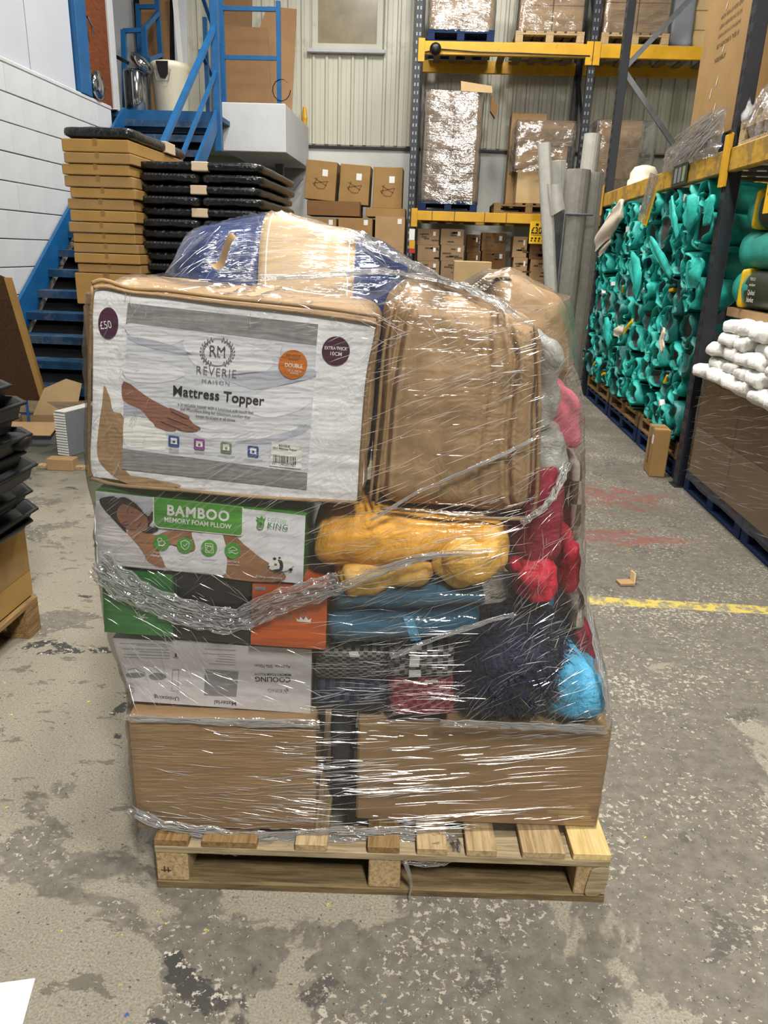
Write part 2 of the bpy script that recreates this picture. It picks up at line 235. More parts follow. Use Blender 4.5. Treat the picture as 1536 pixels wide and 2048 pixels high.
# ---------------------------------------------------------------- mesh builder
class MB:
    def __init__(s): s.v = []; s.f = []
    def add(s, vs, fs):
        o = len(s.v); s.v += [Vector(p) for p in vs]; s.f += [[i+o for i in f] for f in fs]; return s
    def box(s, x0, x1, y0, y1, z0, z1, b=0, m=None):
        if b <= 0:
            vs = [(x, y, z) for z in (z0, z1) for y in (y0, y1) for x in (x0, x1)]
            fs = [(0, 2, 3, 1), (4, 5, 7, 6), (0, 1, 5, 4), (2, 6, 7, 3), (0, 4, 6, 2), (1, 3, 7, 5)]
        else:
            vs = []; idx = {}
            lo = (x0, y0, z0); hi = (x1, y1, z1)
            for sx in (0, 1):
                for sy in (0, 1):
                    for sz in (0, 1):
                        s3 = (sx, sy, sz); c = [hi[i] if s3[i] else lo[i] for i in range(3)]
                        for a in range(3):
                            p = list(c)
                            for k in range(3):
                                if k != a: p[k] += -b if s3[k] else b
                            idx[(s3, a)] = len(vs); vs.append(tuple(p))
            fs = []
            for a in range(3):
                o1, o2 = [(1, 2), (2, 0), (0, 1)][a]
                for sd in (0, 1):
                    q = []
                    for (p1, p2) in ((0, 0), (1, 0), (1, 1), (0, 1)):
                        k = [0, 0, 0]; k[a] = sd; k[o1] = p1; k[o2] = p2; q.append(idx[(tuple(k), a)])
                    fs.append(q if sd else q[::-1])
                for p1 in (0, 1):
                    for p2 in (0, 1):
                        e = []
                        for e0 in (0, 1):
                            k = [0, 0, 0]; k[a] = e0; k[o1] = p1; k[o2] = p2; e.append((idx[(tuple(k), o1)], idx[(tuple(k), o2)]))
                        q = [e[0][0], e[1][0], e[1][1], e[0][1]]
                        fs.append(q if (p1 ^ p2) else q[::-1])
            for s3 in [(a, b_, c_) for a in (0, 1) for b_ in (0, 1) for c_ in (0, 1)]:
                q = [idx[(s3, 0)], idx[(s3, 1)], idx[(s3, 2)]]; fs.append(q if sum(s3) % 2 else q[::-1])
        if m is not None: vs = [m @ Vector(p) for p in vs]
        return s.add(vs, fs)
    def bar(s, a, b, w, h=None, upv=(0, 0, 1)):
        a = Vector(a); b = Vector(b); h = h or w; d = (b-a); L = d.length; d.normalize(); u = Vector(upv)
        if abs(d.dot(u)) > .95: u = Vector((0, 1, 0))
        x = d.cross(u).normalized(); z = x.cross(d)
        m = Matrix(((x.x, d.x, z.x, a.x), (x.y, d.y, z.y, a.y), (x.z, d.z, z.z, a.z), (0, 0, 0, 1)))
        return s.box(-w/2, w/2, 0, L, -h/2, h/2, 0, m)
    def tube(s, pts, r, n=8, caps=True):
        pts = [Vector(p) for p in pts]; rings = []; pu = None
        for i, p in enumerate(pts):
            d = (pts[min(i+1, len(pts)-1)]-pts[max(i-1, 0)]).normalized()
            if pu is None: pu = d.orthogonal().normalized()
            x = (pu-d*pu.dot(d)).normalized(); pu = x; y = d.cross(x); rr = r[i] if isinstance(r, (list, tuple)) else r
            rings.append([p+(x*math.cos(2*PI*k/n)+y*math.sin(2*PI*k/n))*rr for k in range(n)])
        o = len(s.v)
        for g in rings: s.v += g
        for i in range(len(rings)-1):
            for k in range(n): s.f.append([o+i*n+k, o+i*n+(k+1) % n, o+(i+1)*n+(k+1) % n, o+(i+1)*n+k])
        if caps: s.f.append([o+k for k in range(n)][::-1]); s.f.append([o+(len(rings)-1)*n+k for k in range(n)])
        return s
    def lathe(s, prof, n=20, c=(0, 0, 0), m=None):
        o = len(s.v); c = Vector(c)
        for r, z in prof:
            for k in range(n):
                p = Vector((r*math.cos(2*PI*k/n), r*math.sin(2*PI*k/n), z)); s.v.append(c+(m @ p if m else p))
        for i in range(len(prof)-1):
            for k in range(n): s.f.append([o+i*n+k, o+i*n+(k+1) % n, o+(i+1)*n+(k+1) % n, o+(i+1)*n+k])
        s.f.append([o+k for k in range(n)][::-1]); s.f.append([o+(len(prof)-1)*n+k for k in range(n)])
        return s
    def poly(s, pts): return s.add(pts, [list(range(len(pts)))])
    def slab(s, pts, ext):
        n = len(pts); e = Vector(ext); p = [Vector(q) for q in pts]
        return s.add(p+[q+e for q in p], [list(range(n))[::-1], list(range(n, 2*n))]+[[i, (i+1) % n, n+(i+1) % n, n+i] for i in range(n)])
    def grid(s, fn, nu, nv, cu=False):
        o = len(s.v); U = nu if cu else nu+1
        for j in range(nv+1):
            for i in range(U): s.v.append(Vector(fn(i/nu, j/nv)))
        for j in range(nv):
            for i in range(nu): s.f.append([o+j*U+i, o+j*U+(i+1) % U, o+(j+1)*U+(i+1) % U, o+(j+1)*U+i])
        return s
    def mesh(s, name, mat, inv=None, smooth=False):
        me = bpy.data.meshes.new(name); me.from_pydata([tuple(inv @ p) if inv is not None else tuple(p) for p in s.v], [], s.f)
        if mat is not None: me.materials.append(MT[mat] if isinstance(mat, str) else mat)
        if smooth: me.polygons.foreach_set('use_smooth', [True]*len(me.polygons))
        me.update(); return me
RM = {}
def tag(o, label=None, cat=None, group=None, kind=None):
    for k, v in (('label', label), ('category', cat), ('group', group), ('kind', kind)):
        if v: o[k] = v
    return o
def root(name, label, cat, base=(0, 0, 0), rz=0, group=None, frame=ID, rot=None, kind=None):
    o = bpy.data.objects.new(name, None); COL.objects.link(o); o.empty_display_size = .1
    m = frame @ Matrix.Translation(base) @ (rot.to_4x4() if rot else Matrix.Rotation(rz, 4, 'Z')); o.matrix_world = m; RM[o.name] = m
    return tag(o, label, cat, group, kind)
def part(name, mb, mat, parent, frame=None, smooth=False, label=None, kind=None):
    inv = RM[parent.name].inverted() @ frame if frame is not None else None
    o = bpy.data.objects.new(name, mb.mesh(name, mat, inv, smooth)); COL.objects.link(o); o.parent = parent; RM[o.name] = RM[parent.name]
    return tag(o, label, None, None, kind)
def single(name, mb, mat, label=None, cat=None, base=(0, 0, 0), group=None, frame=ID, rz=0, smooth=False, kind=None, rot=None):
    m = frame @ Matrix.Translation(base) @ (rot.to_4x4() if rot else Matrix.Rotation(rz, 4, 'Z'))
    o = bpy.data.objects.new(name, mb.mesh(name, mat, None, smooth)); COL.objects.link(o); o.matrix_world = m; RM[o.name] = m
    return tag(o, label, cat, group, kind)
def link_copy(o, parent=None, mat=None):
    c = o.copy(); COL.objects.link(c); c.parent = parent
    if parent is None and mat is not None: c.matrix_world = mat; RM[c.name] = mat
    elif parent is not None: RM[c.name] = RM[parent.name]
    for ch in [x for x in KIDS.get(o.name, [])]: link_copy(ch, c)
    return c
KIDS = {}
def note_kids(o):
    ks = [x for x in bpy.data.objects if x.parent == o]; KIDS[o.name] = ks
    for k in ks: note_kids(k)
def soft(w, d, h, r=.05, n=14, amp=.008, fr=5, seed=0, puff=0, sag=0, ry=1.0):
    """soft box centred in x,y and standing on z=0: rounded edges, bulging sides and wrinkles"""
    mb = MB(); key = {}; hx, hy, hz = w/2, d/2, h/2; r = min(r, hx*.98, hy*.98, hz*.98); sv = Vector((seed*3.7, seed*1.3, seed*5.1))
    def vert(p):
        k = tuple(round(c*1000) for c in p)
        if k in key: return key[k]
        q = Vector((p[0]*hx, p[1]*hy, p[2]*hz)); inn = Vector((max(-hx+r, min(hx-r, q.x)), max(-hy+r, min(hy-r, q.y)), max(-hz+r, min(hz-r, q.z))))
        dv = q-inn; nn = dv.normalized() if dv.length > 1e-9 else Vector(p).normalized(); q = inn+nn*r if dv.length > 1e-9 else q
        g = (1-p[0]**2)*(1-p[1]**2)+(1-p[1]**2)*(1-p[2]**2)+(1-p[0]**2)*(1-p[2]**2)
        q = q+nn*puff*g
        if amp:
            a = noise.noise(q*fr+sv)*amp*1.2+noise.noise(q*fr*2.7+sv*2)*amp*.6
            q = q+nn*a
        if sag: q.z -= sag*(q.x/hx)**2*max(0, (q.z/hz+1)/2)
        key[k] = len(mb.v); mb.v.append(q+Vector((0, 0, hz))); return key[k]
    def lin(i):
        t = -1+2*i/n; return math.copysign(abs(t)**.75, t)
    for a in range(3):
        for sd in (-1, 1):
            for i in range(n):
                for j in range(n):
                    q = []
                    for (di, dj) in ((0, 0), (1, 0), (1, 1), (0, 1)):
                        p = [0, 0, 0]; p[a] = sd; p[(a+1) % 3] = lin(i+di); p[(a+2) % 3] = lin(j+dj); q.append(vert(tuple(p)))
                    mb.f.append(q if sd > 0 else q[::-1])
    return mb
def text_mb(s, p0, p1, nrm, off=.001, hs=1.0, bold=0, spacing=1.0):
    """lettering whose baseline runs from p0 to p1 on a face with outward normal nrm"""
    cu = bpy.data.curves.new('lettering', 'FONT'); cu.body = s; cu.offset = bold; cu.space_character = spacing; cu.resolution_u = 3
    ob = bpy.data.objects.new('lettering', cu); COL.objects.link(ob)
    dg = bpy.context.evaluated_depsgraph_get(); me = bpy.data.meshes.new_from_object(ob.evaluated_get(dg))
    vs = [v.co.copy() for v in me.vertices]; fs = [list(p.vertices) for p in me.polygons]
    bpy.data.objects.remove(ob); bpy.data.curves.remove(cu); bpy.data.meshes.remove(me)
    x0 = min(v.x for v in vs); x1 = max(v.x for v in vs); p0 = Vector(p0); p1 = Vector(p1); R = (p1-p0); L = R.length; R.normalize(); N = Vector(nrm).normalized(); U = N.cross(R)
    k = L/(x1-x0); mb = MB(); mb.add([p0+R*((v.x-x0)*k)+U*(v.y*k*hs)+N*off for v in vs], fs); return mb
def cr(pts, k=4, closed=True):
    n = len(pts); o = []
    for i in range(n if closed else n-1):
        g = (lambda j: pts[j % n]) if closed else (lambda j: pts[max(0, min(n-1, j))])
        a, b, c, d = (Vector(g(i+j)) for j in (-1, 0, 1, 2))
        for q in range(k):
            t = q/k; o.append(.5*((2*b)+(c-a)*t+(2*a-5*b+4*c-d)*t*t+(3*b-a-3*c+d)*t**3))
    if not closed: o.append(Vector(pts[-1]))
    return o

# ================================================================ the setting
WX = -4.05; BY = 13.0
single('floor', MB().box(-6, 5.5, -3.5, 13.3, -.1, 0), 'floor', kind='structure')
wl = single('wall_left', MB().box(WX-.2, WX-.012, 2.0, 10.04, 0, 3.17), 'mortar', kind='structure')
RM['wall_left'] = ID
CH = .257; BL = .50
blk = {}
for r in range(13):                                   # painted blockwork, one object for each block
    z0 = .096+(r-1)*CH+.004
    y = 3.6-(BL/2 if r % 2 else 0)
    while y < 9.9:
        y1 = min(y+BL, 10.03); k = round(y1-y, 3)
        zt = min(z0+CH-.009, 3.165); z0 = max(z0, .002)
        if zt-z0 > .05:
            kk = (k, round(zt-z0, 3))
            if kk not in blk: blk[kk] = MB().box(0, .022, 0, k-.004, 0, zt-z0, .004).mesh('block', 'white')
            o = bpy.data.objects.new('block', blk[kk]); COL.objects.link(o); o.parent = wl; o.location = (WX-.015+random.uniform(-.0015, .0015), y, max(z0, .002))
        y += BL
single('trim_1', MB().box(WX-.2, WX+.012, 3.0, 10.05, 3.166, 3.215, .012), 'white', kind='structure')
up_ = root('wall_left_upper', None, None, (WX-.15, 6, 3.215), kind='structure')
for (a, b) in ((3.2, 5.9), (5.915, 8.2), (8.22, 9.2)):
    part('panel', MB().box(WX-.17, WX-.04, a, b, 3.215, 6.4, .006), 'whitep', up_, ID)
part('seam', MB().box(WX-.16, WX-.06, 3.2, 9.2, 3.22, 6.3), 'ink', up_, ID)
# back wall: ribbed cladding above a painted block base
wb = single('wall_back', MB().box(-6, 5.5, BY, BY+.2, 0, 3.19), 'cladw', kind='structure')
wc = root('wall_back_upper', None, None, (0, BY, 3.2), kind='structure')
WINX0, WINX1, WINZ = -1.97, -1.0, 4.55
rib = {}
def cladding(x0, x1, z0, z1):
    x = x0
    while x < x1-.01:
        w = min(.2, x1-x); k = (round(w, 3), round(z1-z0, 3))
        if k not in rib:
            prof = [(0, 0), (.018, -.03), (.05, -.03), (.068, 0), (.13, 0), (.134, -.006), (.140, 0), (w, 0)] if w > .15 else [(0, 0), (w, 0)]
            mb = MB(); n = len(prof)
            mb.add([(px, py, z) for z in (0, z1-z0) for px, py in prof], [[i, i+1, n+i+1, n+i] for i in range(n-1)])
            rib[k] = mb.mesh('cladding_sheet', 'clad')
        o = bpy.data.objects.new('cladding_sheet', rib[k]); COL.objects.link(o); o.parent = wc; o.location = (x, -.005, z0-3.2); x += .2
cladding(-6, WINX0-.06, 3.22, 7.2); cladding(WINX0-.06, WINX1+.06, 3.22, WINZ-.1); cladding(WINX1+.06, 5.4, 3.22, 7.2)
single('wall_back_core', MB().box(-6, 5.5, BY+.005, BY+.2, 3.19, 7.2), 'clad', kind='structure')
single('trim_2', MB().box(-2.15, 5.4, BY-.05, BY-.002, 3.165, 3.2), 'ink', kind='structure')
w1 = root('window_1', None, None, (-1.5, BY-.05, WINZ), kind='structure')
part('window_frame', MB().box(WINX0-.05, WINX0+.04, BY-.06, BY-.005, WINZ, 6.4, .004).box(WINX1-.04, WINX1+.05, BY-.06, BY-.005, WINZ, 6.4, .004).box(WINX0-.052, WINX1+.052, BY-.063, BY-.004, WINZ-.028, WINZ+.05, .004), 'clad', w1, ID)
part('window_sill', MB().box(WINX0-.12, WINX1+.1, BY-.12, BY-.005, WINZ-.08, WINZ-.03, .006), 'white', w1, ID)
part('pane', MB().box(WINX0+.04, WINX1-.04, BY-.03, BY-.015, WINZ+.05, 6.4), 'glass', w1, ID)
# columns of pale light panelling between the rack bays are the wall itself; the side of the rack row
single('wall_right', MB().box(5.3, 5.5, -3.5, 13.2, 0, 7.2), 'clad', kind='structure')
single('wall_left_recess', MB().box(-6.2, -6, 8.6, 13.2, 0, 7.2), 'cladw', kind='structure')

# ---------------------------------------------------------------- stairs and landing on the left
SY0, RISE, GO, SX0, SX1 = 6.02, .194, .263, -4.0, -2.82
LZ, LY = 3.22, 10.42
st = root('steel_staircase', 'blue steel open-tread staircase climbing along the white block wall', 'staircase', ((SX0+SX1)/2, SY0, 0))
for k in range(1, 17):
    z = RISE*k; y = SY0+GO*k
    tr = part('tread', MB().box(SX0+.03, SX1-.03, y, y+.25, z-.035, z, .004).box(SX0+.03, SX1-.03, y, y+.012, z-.075, z-.03), 'bluedk', st, ID)
for xx in (SX0, SX1):
    p = []
    y0, y1 = SY0-.1, LY
    pts = [(xx, y0, 0), (xx, y0+.32, 0), (xx, y1, (y1-SY0)*.7377-.12), (xx, y1, LZ+.02), (xx, y1-.16, LZ+.02), (xx, y0, .14)]
    part('stringer', MB().slab(pts, (.035, 0, 0)), 'blue', st, ID)
part('landing_deck', MB().box(SX0-.8, SX1, LY, 11.0, LZ-.06, LZ, .004), 'bluedk', st, ID)
part('landing_edge', MB().box(SX0, SX1, LY-.02, LY+.02, LZ-.22, LZ+.02, .004), 'blue', st, ID)
part('understair_shade', MB().slab([(SX0+.04, SY0+.32, .02), (SX1-.04, SY0+.32, .02), (SX1-.04, LY-.02, (LY-SY0)*.7377-.26), (SX0+.04, LY-.02, (LY-SY0)*.7377-.26)], (0, .01, -.006)), 'dark', st, ID)  # near-black sheet added below the treads to paint the dark understairs
def hr(o): return lambda y, h: (SX1+.02, y, (y-SY0)*.7377+h)
H1 = hr(0)
part('handrail', MB().bar(H1(7.2, .98), H1(10.3, .98), .06, .05), 'blue', st, ID)
part('handrail', MB().bar(H1(7.2, .5), H1(10.3, .5), .04, .04), 'blue', st, ID)
part('rail_post', MB().bar(H1(10.33, -.4), (SX1+.02, 10.33, 6.2), .085, .085, (0, 1, 0)), 'blue', st, ID)
part('rail_post', MB().bar(H1(7.3, -.1), H1(7.3, 1.0), .05, .05, (0, 1, 0)), 'blue', st, ID)
# concrete platform right of the stairs
pf = root('raised_platform', 'white painted concrete platform carried on a grey post beside the blue stairs', 'platform', (-2.5, 12, 2.84))
part('deck', MB().box(-2.93, -2.07, 11.0, BY-.06, 2.86, 3.45, .01), 'white', pf, ID)
part('landing_slab', MB().box(-5.6, -2.94, 11.01, BY-.06, 3.0, 3.22, .01), 'white', pf, ID)
part('back_kerb', MB().box(-5.6, -2.94, 12.1, BY-.06, 3.22, 3.44, .01), 'white', pf, ID)
part('support_post', MB().box(-2.5, -2.38, 12.4, 12.52, 0, 2.86, .004), 'greyplas', pf, ID)
part('diagonal_brace', MB().bar((-2.85, 12.6, 1.9), (-2.12, 12.6, 2.7), .09, .06), 'greyplas', pf, ID)
def rails(name, label, segs, w=.055):
    r = root(name, label, 'railing', segs[0][0])
    for a, b in segs: part('rail_bar' if abs(a[2]-b[2]) < .6 else 'rail_post', MB().bar(a, b, w*(.86 if abs(a[2]-b[2]) < .6 else 1), w*(.86 if abs(a[2]-b[2]) < .6 else 1), (0, 1, 0)), 'blue', r, ID)
    return r
rails('guard_rail', 'blue steel guard rail on the white platform in front of brown boards', [((-2.9, 11.05, 3.45), (-2.9, 11.05, 4.62)), ((-2.16, 11.05, 3.45), (-2.16, 11.05, 4.62)), ((-2.9, 11.05, 4.53), (-2.16, 11.05, 4.53)), ((-2.9, 11.05, 3.98), (-2.16, 11.05, 3.98))])
rails('guard_rail', 'blue guard rail running back along the landing edge beside the tall blue post', [((-2.98, 10.55, 3.22), (-2.98, 10.55, 4.3)), ((-2.95, 10.98, 3.05), (-2.95, 10.98, 4.35)), ((-3.0, 10.36, 4.62), (-2.93, 10.98, 4.12)), ((-3.0, 10.36, 3.9), (-2.93, 10.98, 3.55))], .05)
P = lambda x, y, d: at(x, y, Y=d)
rails('guard_rail', 'small blue guard rail behind the chrome bin on the landing', [(P(251, 228, 11.3), P(247, 60, 11.3)), (P(298, 228, 11.3), P(288, 57, 11.3)), (P(247, 62, 11.3), P(290, 60, 11.3)), (P(280, 120, 12.2), P(276, 8, 12.2)), (P(322, 120, 12.2), P(314, 0, 12.2)), (P(276, 14, 12.2), P(315, 13, 12.2)), (P(288, 58, 11.3), P(316, 26, 12.2)), (P(297, 120, 11.3), P(324, 110, 12.2))], .06)
# blue door frame, brown door
dr = root('door_1', None, None, (WX-.08, 9.5, 3.215), kind='structure')
part('door_frame', MB().box(WX-.12, WX+.02, 9.22, 9.5, 3.215, 6.4, .004), 'blue', dr, ID)
part('door_leaf', MB().box(WX-.14, WX-.08, 9.51, 10.32, 3.225, 6.3, .004), 'doorwood', dr, ID)
part('door_handle', MB().tube([(WX-.08, 9.62, 4.05), (WX-.02, 9.62, 4.05), (WX-.02, 9.72, 3.99), (WX-.02, 9.74, 3.9)], .013), 'chrome', dr, ID)
part('door_jamb', MB().box(WX-.2, WX-.06, 10.33, 10.5, 3.225, 6.4, .004), 'white', dr, ID)
single('wall_lamp', MB().lathe([(.02, 0), (.12, .01), (.15, .04), (.15, .07), (.11, .09), (.05, .1)], 20, m=Matrix.Rotation(PI/2, 4, 'Y')), 'chrome', 'round chrome dish resting on the wall ledge beside the brown door', 'dish', (WX-.03, 9.66, 3.37), smooth=True)
# flat dark slab painting the doorway's shade behind the landing, pale door linings
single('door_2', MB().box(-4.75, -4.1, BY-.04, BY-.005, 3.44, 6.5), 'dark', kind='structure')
single('trim_3', MB().box(-5.15, -4.76, BY-.1, BY-.005, 3.44, 6.5, .01), 'white', kind='structure')
# things on the landing
def box_px(x0, y0, x1, y1, d):
    a = at(x0, y1, Y=d); b = at(x1, y0, Y=d); return a, b
a, b = box_px(300, 128, 366, 228, 10.9)
bn = root('swing_bin', 'tall cream plastic bin with a black flap on the landing', 'bin', ((a.x+b.x)/2, 11.1, LZ))
part('body', MB().lathe([(.2, 0), (.215, .02), (.245, .58), (.26, .6), (.26, .66), (.24, .68), (.0, .69)], 24), 'cream', bn, smooth=True)
part('flap', MB().slab([(-.1, -.268, .66), (.06, -.268, .66), (.05, -.268, .52), (.01, -.268, .46), (-.05, -.268, .47), (-.08, -.268, .55)], (0, .03, 0)), 'black', bn)
part('flap_frame', MB().tube([(-.12, -.27, .55), (-.1, -.275, .43), (.06, -.275, .43), (.09, -.27, .57)], .006, 6), 'greyplas', bn)
a, b = box_px(244, 140, 281, 226, 10.7)
cb = root('steel_bin', 'polished chrome cylinder bin beside the brown door at the stair head', 'bin', ((a.x+b.x)/2, 10.9, LZ))
part('body', MB().lathe([(.15, 0), (.16, .01), (.16, .52), (.15, .55), (.02, .56)], 24), 'chrome', cb, smooth=True)
part('lid', MB().lathe([(.05, 0), (.165, .02), (.17, .08), (.14, .12), (.02, .14)], 24, (.06, -.04, .58), Matrix.Rotation(.7, 4, 'Y')), 'chrome', cb, smooth=True)
single('refuse_sack', soft(.34, .3, .5, .14, 10, .03, 6, 3), 'blkpoly', 'black refuse sack slumped between the chrome and cream bins', 'sack', ((a.x+b.x)/2+.32, 11.25, LZ), smooth=True)
tp = root('tripod_lamp', 'thin pole with a small black head beside the chrome bin', 'tripod', ((a.x+b.x)/2-.2, 10.62, LZ))
part('pole', MB().tube([(0, 0, 0), (0, 0, .62)], .013), 'chrome', tp)
part('head', MB().box(-.05, .05, -.03, .03, .58, .68, .006).bar((0, 0, .68), (.22, 0, .58), .04), 'black', tp)
def board(name, label, px, d0, d1, mat, th=.02, cat='board', zb=3.452):
    """sheet leaning back: pixel corners bl, br, tr, tl; foot at depth d0, top at depth d1"""
    q = [at(*px[0], Y=d0), at(*px[1], Y=d0), at(*px[2], Y=d1), at(*px[3], Y=d1)]
    q[0].z = q[1].z = zb if (q[0].x+q[1].x)/2 > -2.93 else 3.442
    base = (q[0]+q[1])/2
    return single(name, MB().slab([p-base for p in q], (0, th, 0)), mat, label, cat, base)
board('hardboard_sheet', 'tall brown sheet leaning at the back of the platform, left of the two', [(430, 205), (500, 205), (505, -60), (425, -60)], 12.62, 12.86, 'mdf2')
board('hardboard_sheet', 'widest brown sheet behind the platform railing, reaching its right end', [(452, 205), (582, 204), (593, 18), (535, 12)], 12.45, 12.8, 'mdf')
board('hardboard_sheet', 'small brown sheet propped in front between the railing bars', [(448, 202), (545, 203), (535, 56), (440, 50)], 12.2, 12.45, 'mdf2')
board('hardboard_sheet', 'brown sheet leaning behind the small guard rail of the landing', [(285, 135), (335, 150), (338, -40), (276, -40)], 12.35, 12.6, 'mdf2')
board('white_strip', 'narrow white board leaning between the cream bin and the brown sheets', [(352, 200), (376, 200), (372, -40), (345, -40)], 12.3, 12.7, 'white')
board('white_strip', 'thin curved pale strip hanging left of the tall blue post', [(362, 150), (372, 160), (352, -30), (342, -30)], 12.1, 12.3, 'paper')
single('yellow_tool', MB().tube([(-2.12, 12.85, 3.452), (-2.12, 12.87, 3.56), (-2.13, 12.9, 3.72)], [.03, .045, .025], 8), 'yel', 'small yellow and black tool hanging at the platform end', 'tool')
single('cable_loop', MB().tube([at(563+18*math.cos(t*.5), 180+22*math.sin(t*.5), Y=11.02) for t in range(0, 12)], .006, 5), 'black', 'thin black cable looped on the right guard rail post', 'cable')
single('white_cable', MB().tube([at(224, 218, Y=10.3), at(240, 219, Y=10.28), at(243, 235, Y=10.28), at(243, 254, Y=10.27)], .007, 5), 'paper', 'thin white cord hanging over the top stair edge', 'cord')

# ================================================================ builders for cartons, pallets, wrap
def carton(name, label, w, d, h, base, rz=0, mat='card', frame=ID, group=None, tape=True, seam='x', flaps=True, cat='cardboard box', rot=None, labels=()):
    r = root(name, label, cat, base, rz, group, frame, rot)
    part('body', MB().box(-w/2, w/2, -d/2, d/2, 0, h, min(.006, h*.08)), mat, r)
    if flaps:
        g = .003; e = .0025
        if seam == 'x':
            part('flap', MB().box(-w/2+.002, w/2-.002, -d/2+.002, -g, h-.001, h+e), mat, r); part('flap', MB().box(-w/2+.002, w/2-.002, g, d/2-.002, h-.001, h+e), mat, r)
        else:
            part('flap', MB().box(-w/2+.002, -g, -d/2+.002, d/2-.002, h-.001, h+e), mat, r); part('flap', MB().box(g, w/2-.002, -d/2+.002, d/2-.002, h-.001, h+e), mat, r)
    if tape:
        tw = min(.025, h*.2, w*.2)
        if seam == 'x': part('tape', MB().box(-w/2-.001, w/2+.001, -tw, tw, h+.0026, h+.0036).box(w/2, w/2+.001, -tw, tw, h-min(.07, h*.4), h+.003).box(-w/2-.001, -w/2, -tw, tw, h-min(.07, h*.4), h+.003), 'tape', r)
        else: part('tape', MB().box(-tw, tw, -d/2-.001, d/2+.001, h+.0026, h+.0036).box(-tw, tw, -d/2-.001, -d/2, h-min(.09, h*.5), h+.003), 'tape', r)
    for (fx, fz, lw, lh) in labels:
        part('label', MB().box(-w/2+fx*w, -w/2+fx*w+lw, -d/2-.002, -d/2-.0005, fz*h, fz*h+lh), 'paper', r)
    return r
def pallet(name, label, w, d, base, rz=0, mat='wood', h=.15, nb=7, group=None, frame=ID, mat2=None, boards=None):
    """deck boards run along the depth; w across the front"""
    r = root(name, label, 'pallet', base, rz, group, frame); mat2 = mat2 or mat
    t = .022; bw = .1
    bs = boards or [(i*(w-bw)/(nb-1), i*(w-bw)/(nb-1)+bw) for i in range(nb)]
    for (a, b) in bs: part('deck_board', MB().box(-w/2+a, -w/2+b, -d/2, d/2, h-t, h, .002), mat, r)
    for y in (-d/2, -bw/2, d/2-bw):
        part('cross_board', MB().box(-w/2, w/2, y, y+bw, h-2*t, h-t, .002), mat2, r)
        for x in (-w/2, -.05, w/2-.1): part('block', MB().box(x, x+.1, y, y+bw, t, h-2*t, .003), mat, r)
        part('bottom_board', MB().box(-w/2, w/2, y, y+bw, 0, t, .002), mat2, r)
    return r
def rr(t, u0, u1, v0, v1, r=.04):
    w, d = u1-u0-2*r, v1-v0-2*r; q = PI*r/2; Ls = [w, q, d, q, w, q, d, q]; s = t*sum(Ls)
    cs = [(u0+r, v0), (u1-r, v0+r), (u1, v0+r), (u1-r, v1-r), (u1-r, v1), (u0+r, v1-r), (u0, v1-r), (u0+r, v0+r)]
    for i, L in enumerate(Ls):
        if s <= L or i == 7: break
        s -= L
    k = i//2; dirs = [(1, 0), (0, 1), (-1, 0), (0, -1)][k]; c = cs[i]
    if i % 2 == 0: return c[0]+dirs[0]*s, c[1]+dirs[1]*s
    a = -PI/2+k*PI/2+s/r; return c[0]+r*math.cos(a), c[1]+r*math.sin(a)
def wrap(name, label, w, d, z0, z1, base, rz=0, frame=ID, top=True, amp=.012, mat='film_bg', seed=1, nfold=60, group=None):
    """stretch film round a block: wrinkled sleeve, top sheet and folds"""
    r = root(name, label, 'stretch wrap', base, rz, group, frame); sv = seed*7.3
    def f(u, v):
        x, y = rr(u, -w/2, w/2, -d/2, d/2, .05); z = z0+(z1-z0)*v; n = Vector((x/w, y/d, 0)).normalized()
        a = noise.noise(Vector((x*4+sv, y*4, z*9)))*amp+noise.noise(Vector((x*11+sv, y*11, z*26)))*amp*.5+amp*.9
        return (x+n.x*a, y+n.y*a, z+noise.noise(Vector((x*6, y*6, sv)))*.015)
    part('sleeve', MB().grid(f, 72, 30, True), mat, r, smooth=True)
    if top:
        part('top_sheet', MB().grid(lambda u, v: ((u-.5)*w, (v-.5)*d, z1+.012+noise.noise(Vector((u*7+sv, v*7, 1)))*.012), 20, 14), mat, r, smooth=True)
    if nfold:
        rg = random.Random(seed); mb = MB()
        for _ in range(nfold):
            side = rg.random(); L = rg.uniform(.1, .5)*w; z = z0+(z1-z0)*rg.random()**(1.0); a0 = rg.uniform(-.5, .5); sl = rg.uniform(-.12, .12)+a0*.1; ww = rg.uniform(.0015, .004)
            if side < .65: o = Vector((a0*w, -d/2-amp*1.7, z)); dd = Vector((1, 0, sl)); nn = Vector((0, -1, 0))
            else:
                sd = -1 if side < .83 else 1
                o = Vector((sd*(w/2+amp*1.7), a0*d, z)); dd = Vector((0, 1, sl)); nn = Vector((sd, 0, 0))
            p, q = o-dd*L/2, o+dd*L/2
            lim = (w if nn.y else d)/2-.02; ax = 0 if nn.y else 1
            p[ax] = max(-lim, min(lim, p[ax])); q[ax] = max(-lim, min(lim, q[ax])); m = (p+q)/2
            mb.add([p, m+Vector((0, 0, ww)), q, m-Vector((0, 0, ww)), m+nn*ww*1.2], [(0, 3, 4), (3, 2, 4), (2, 1, 4), (1, 0, 4)])
        part('fold', mb, 'fold', r, kind='stuff')
    return r

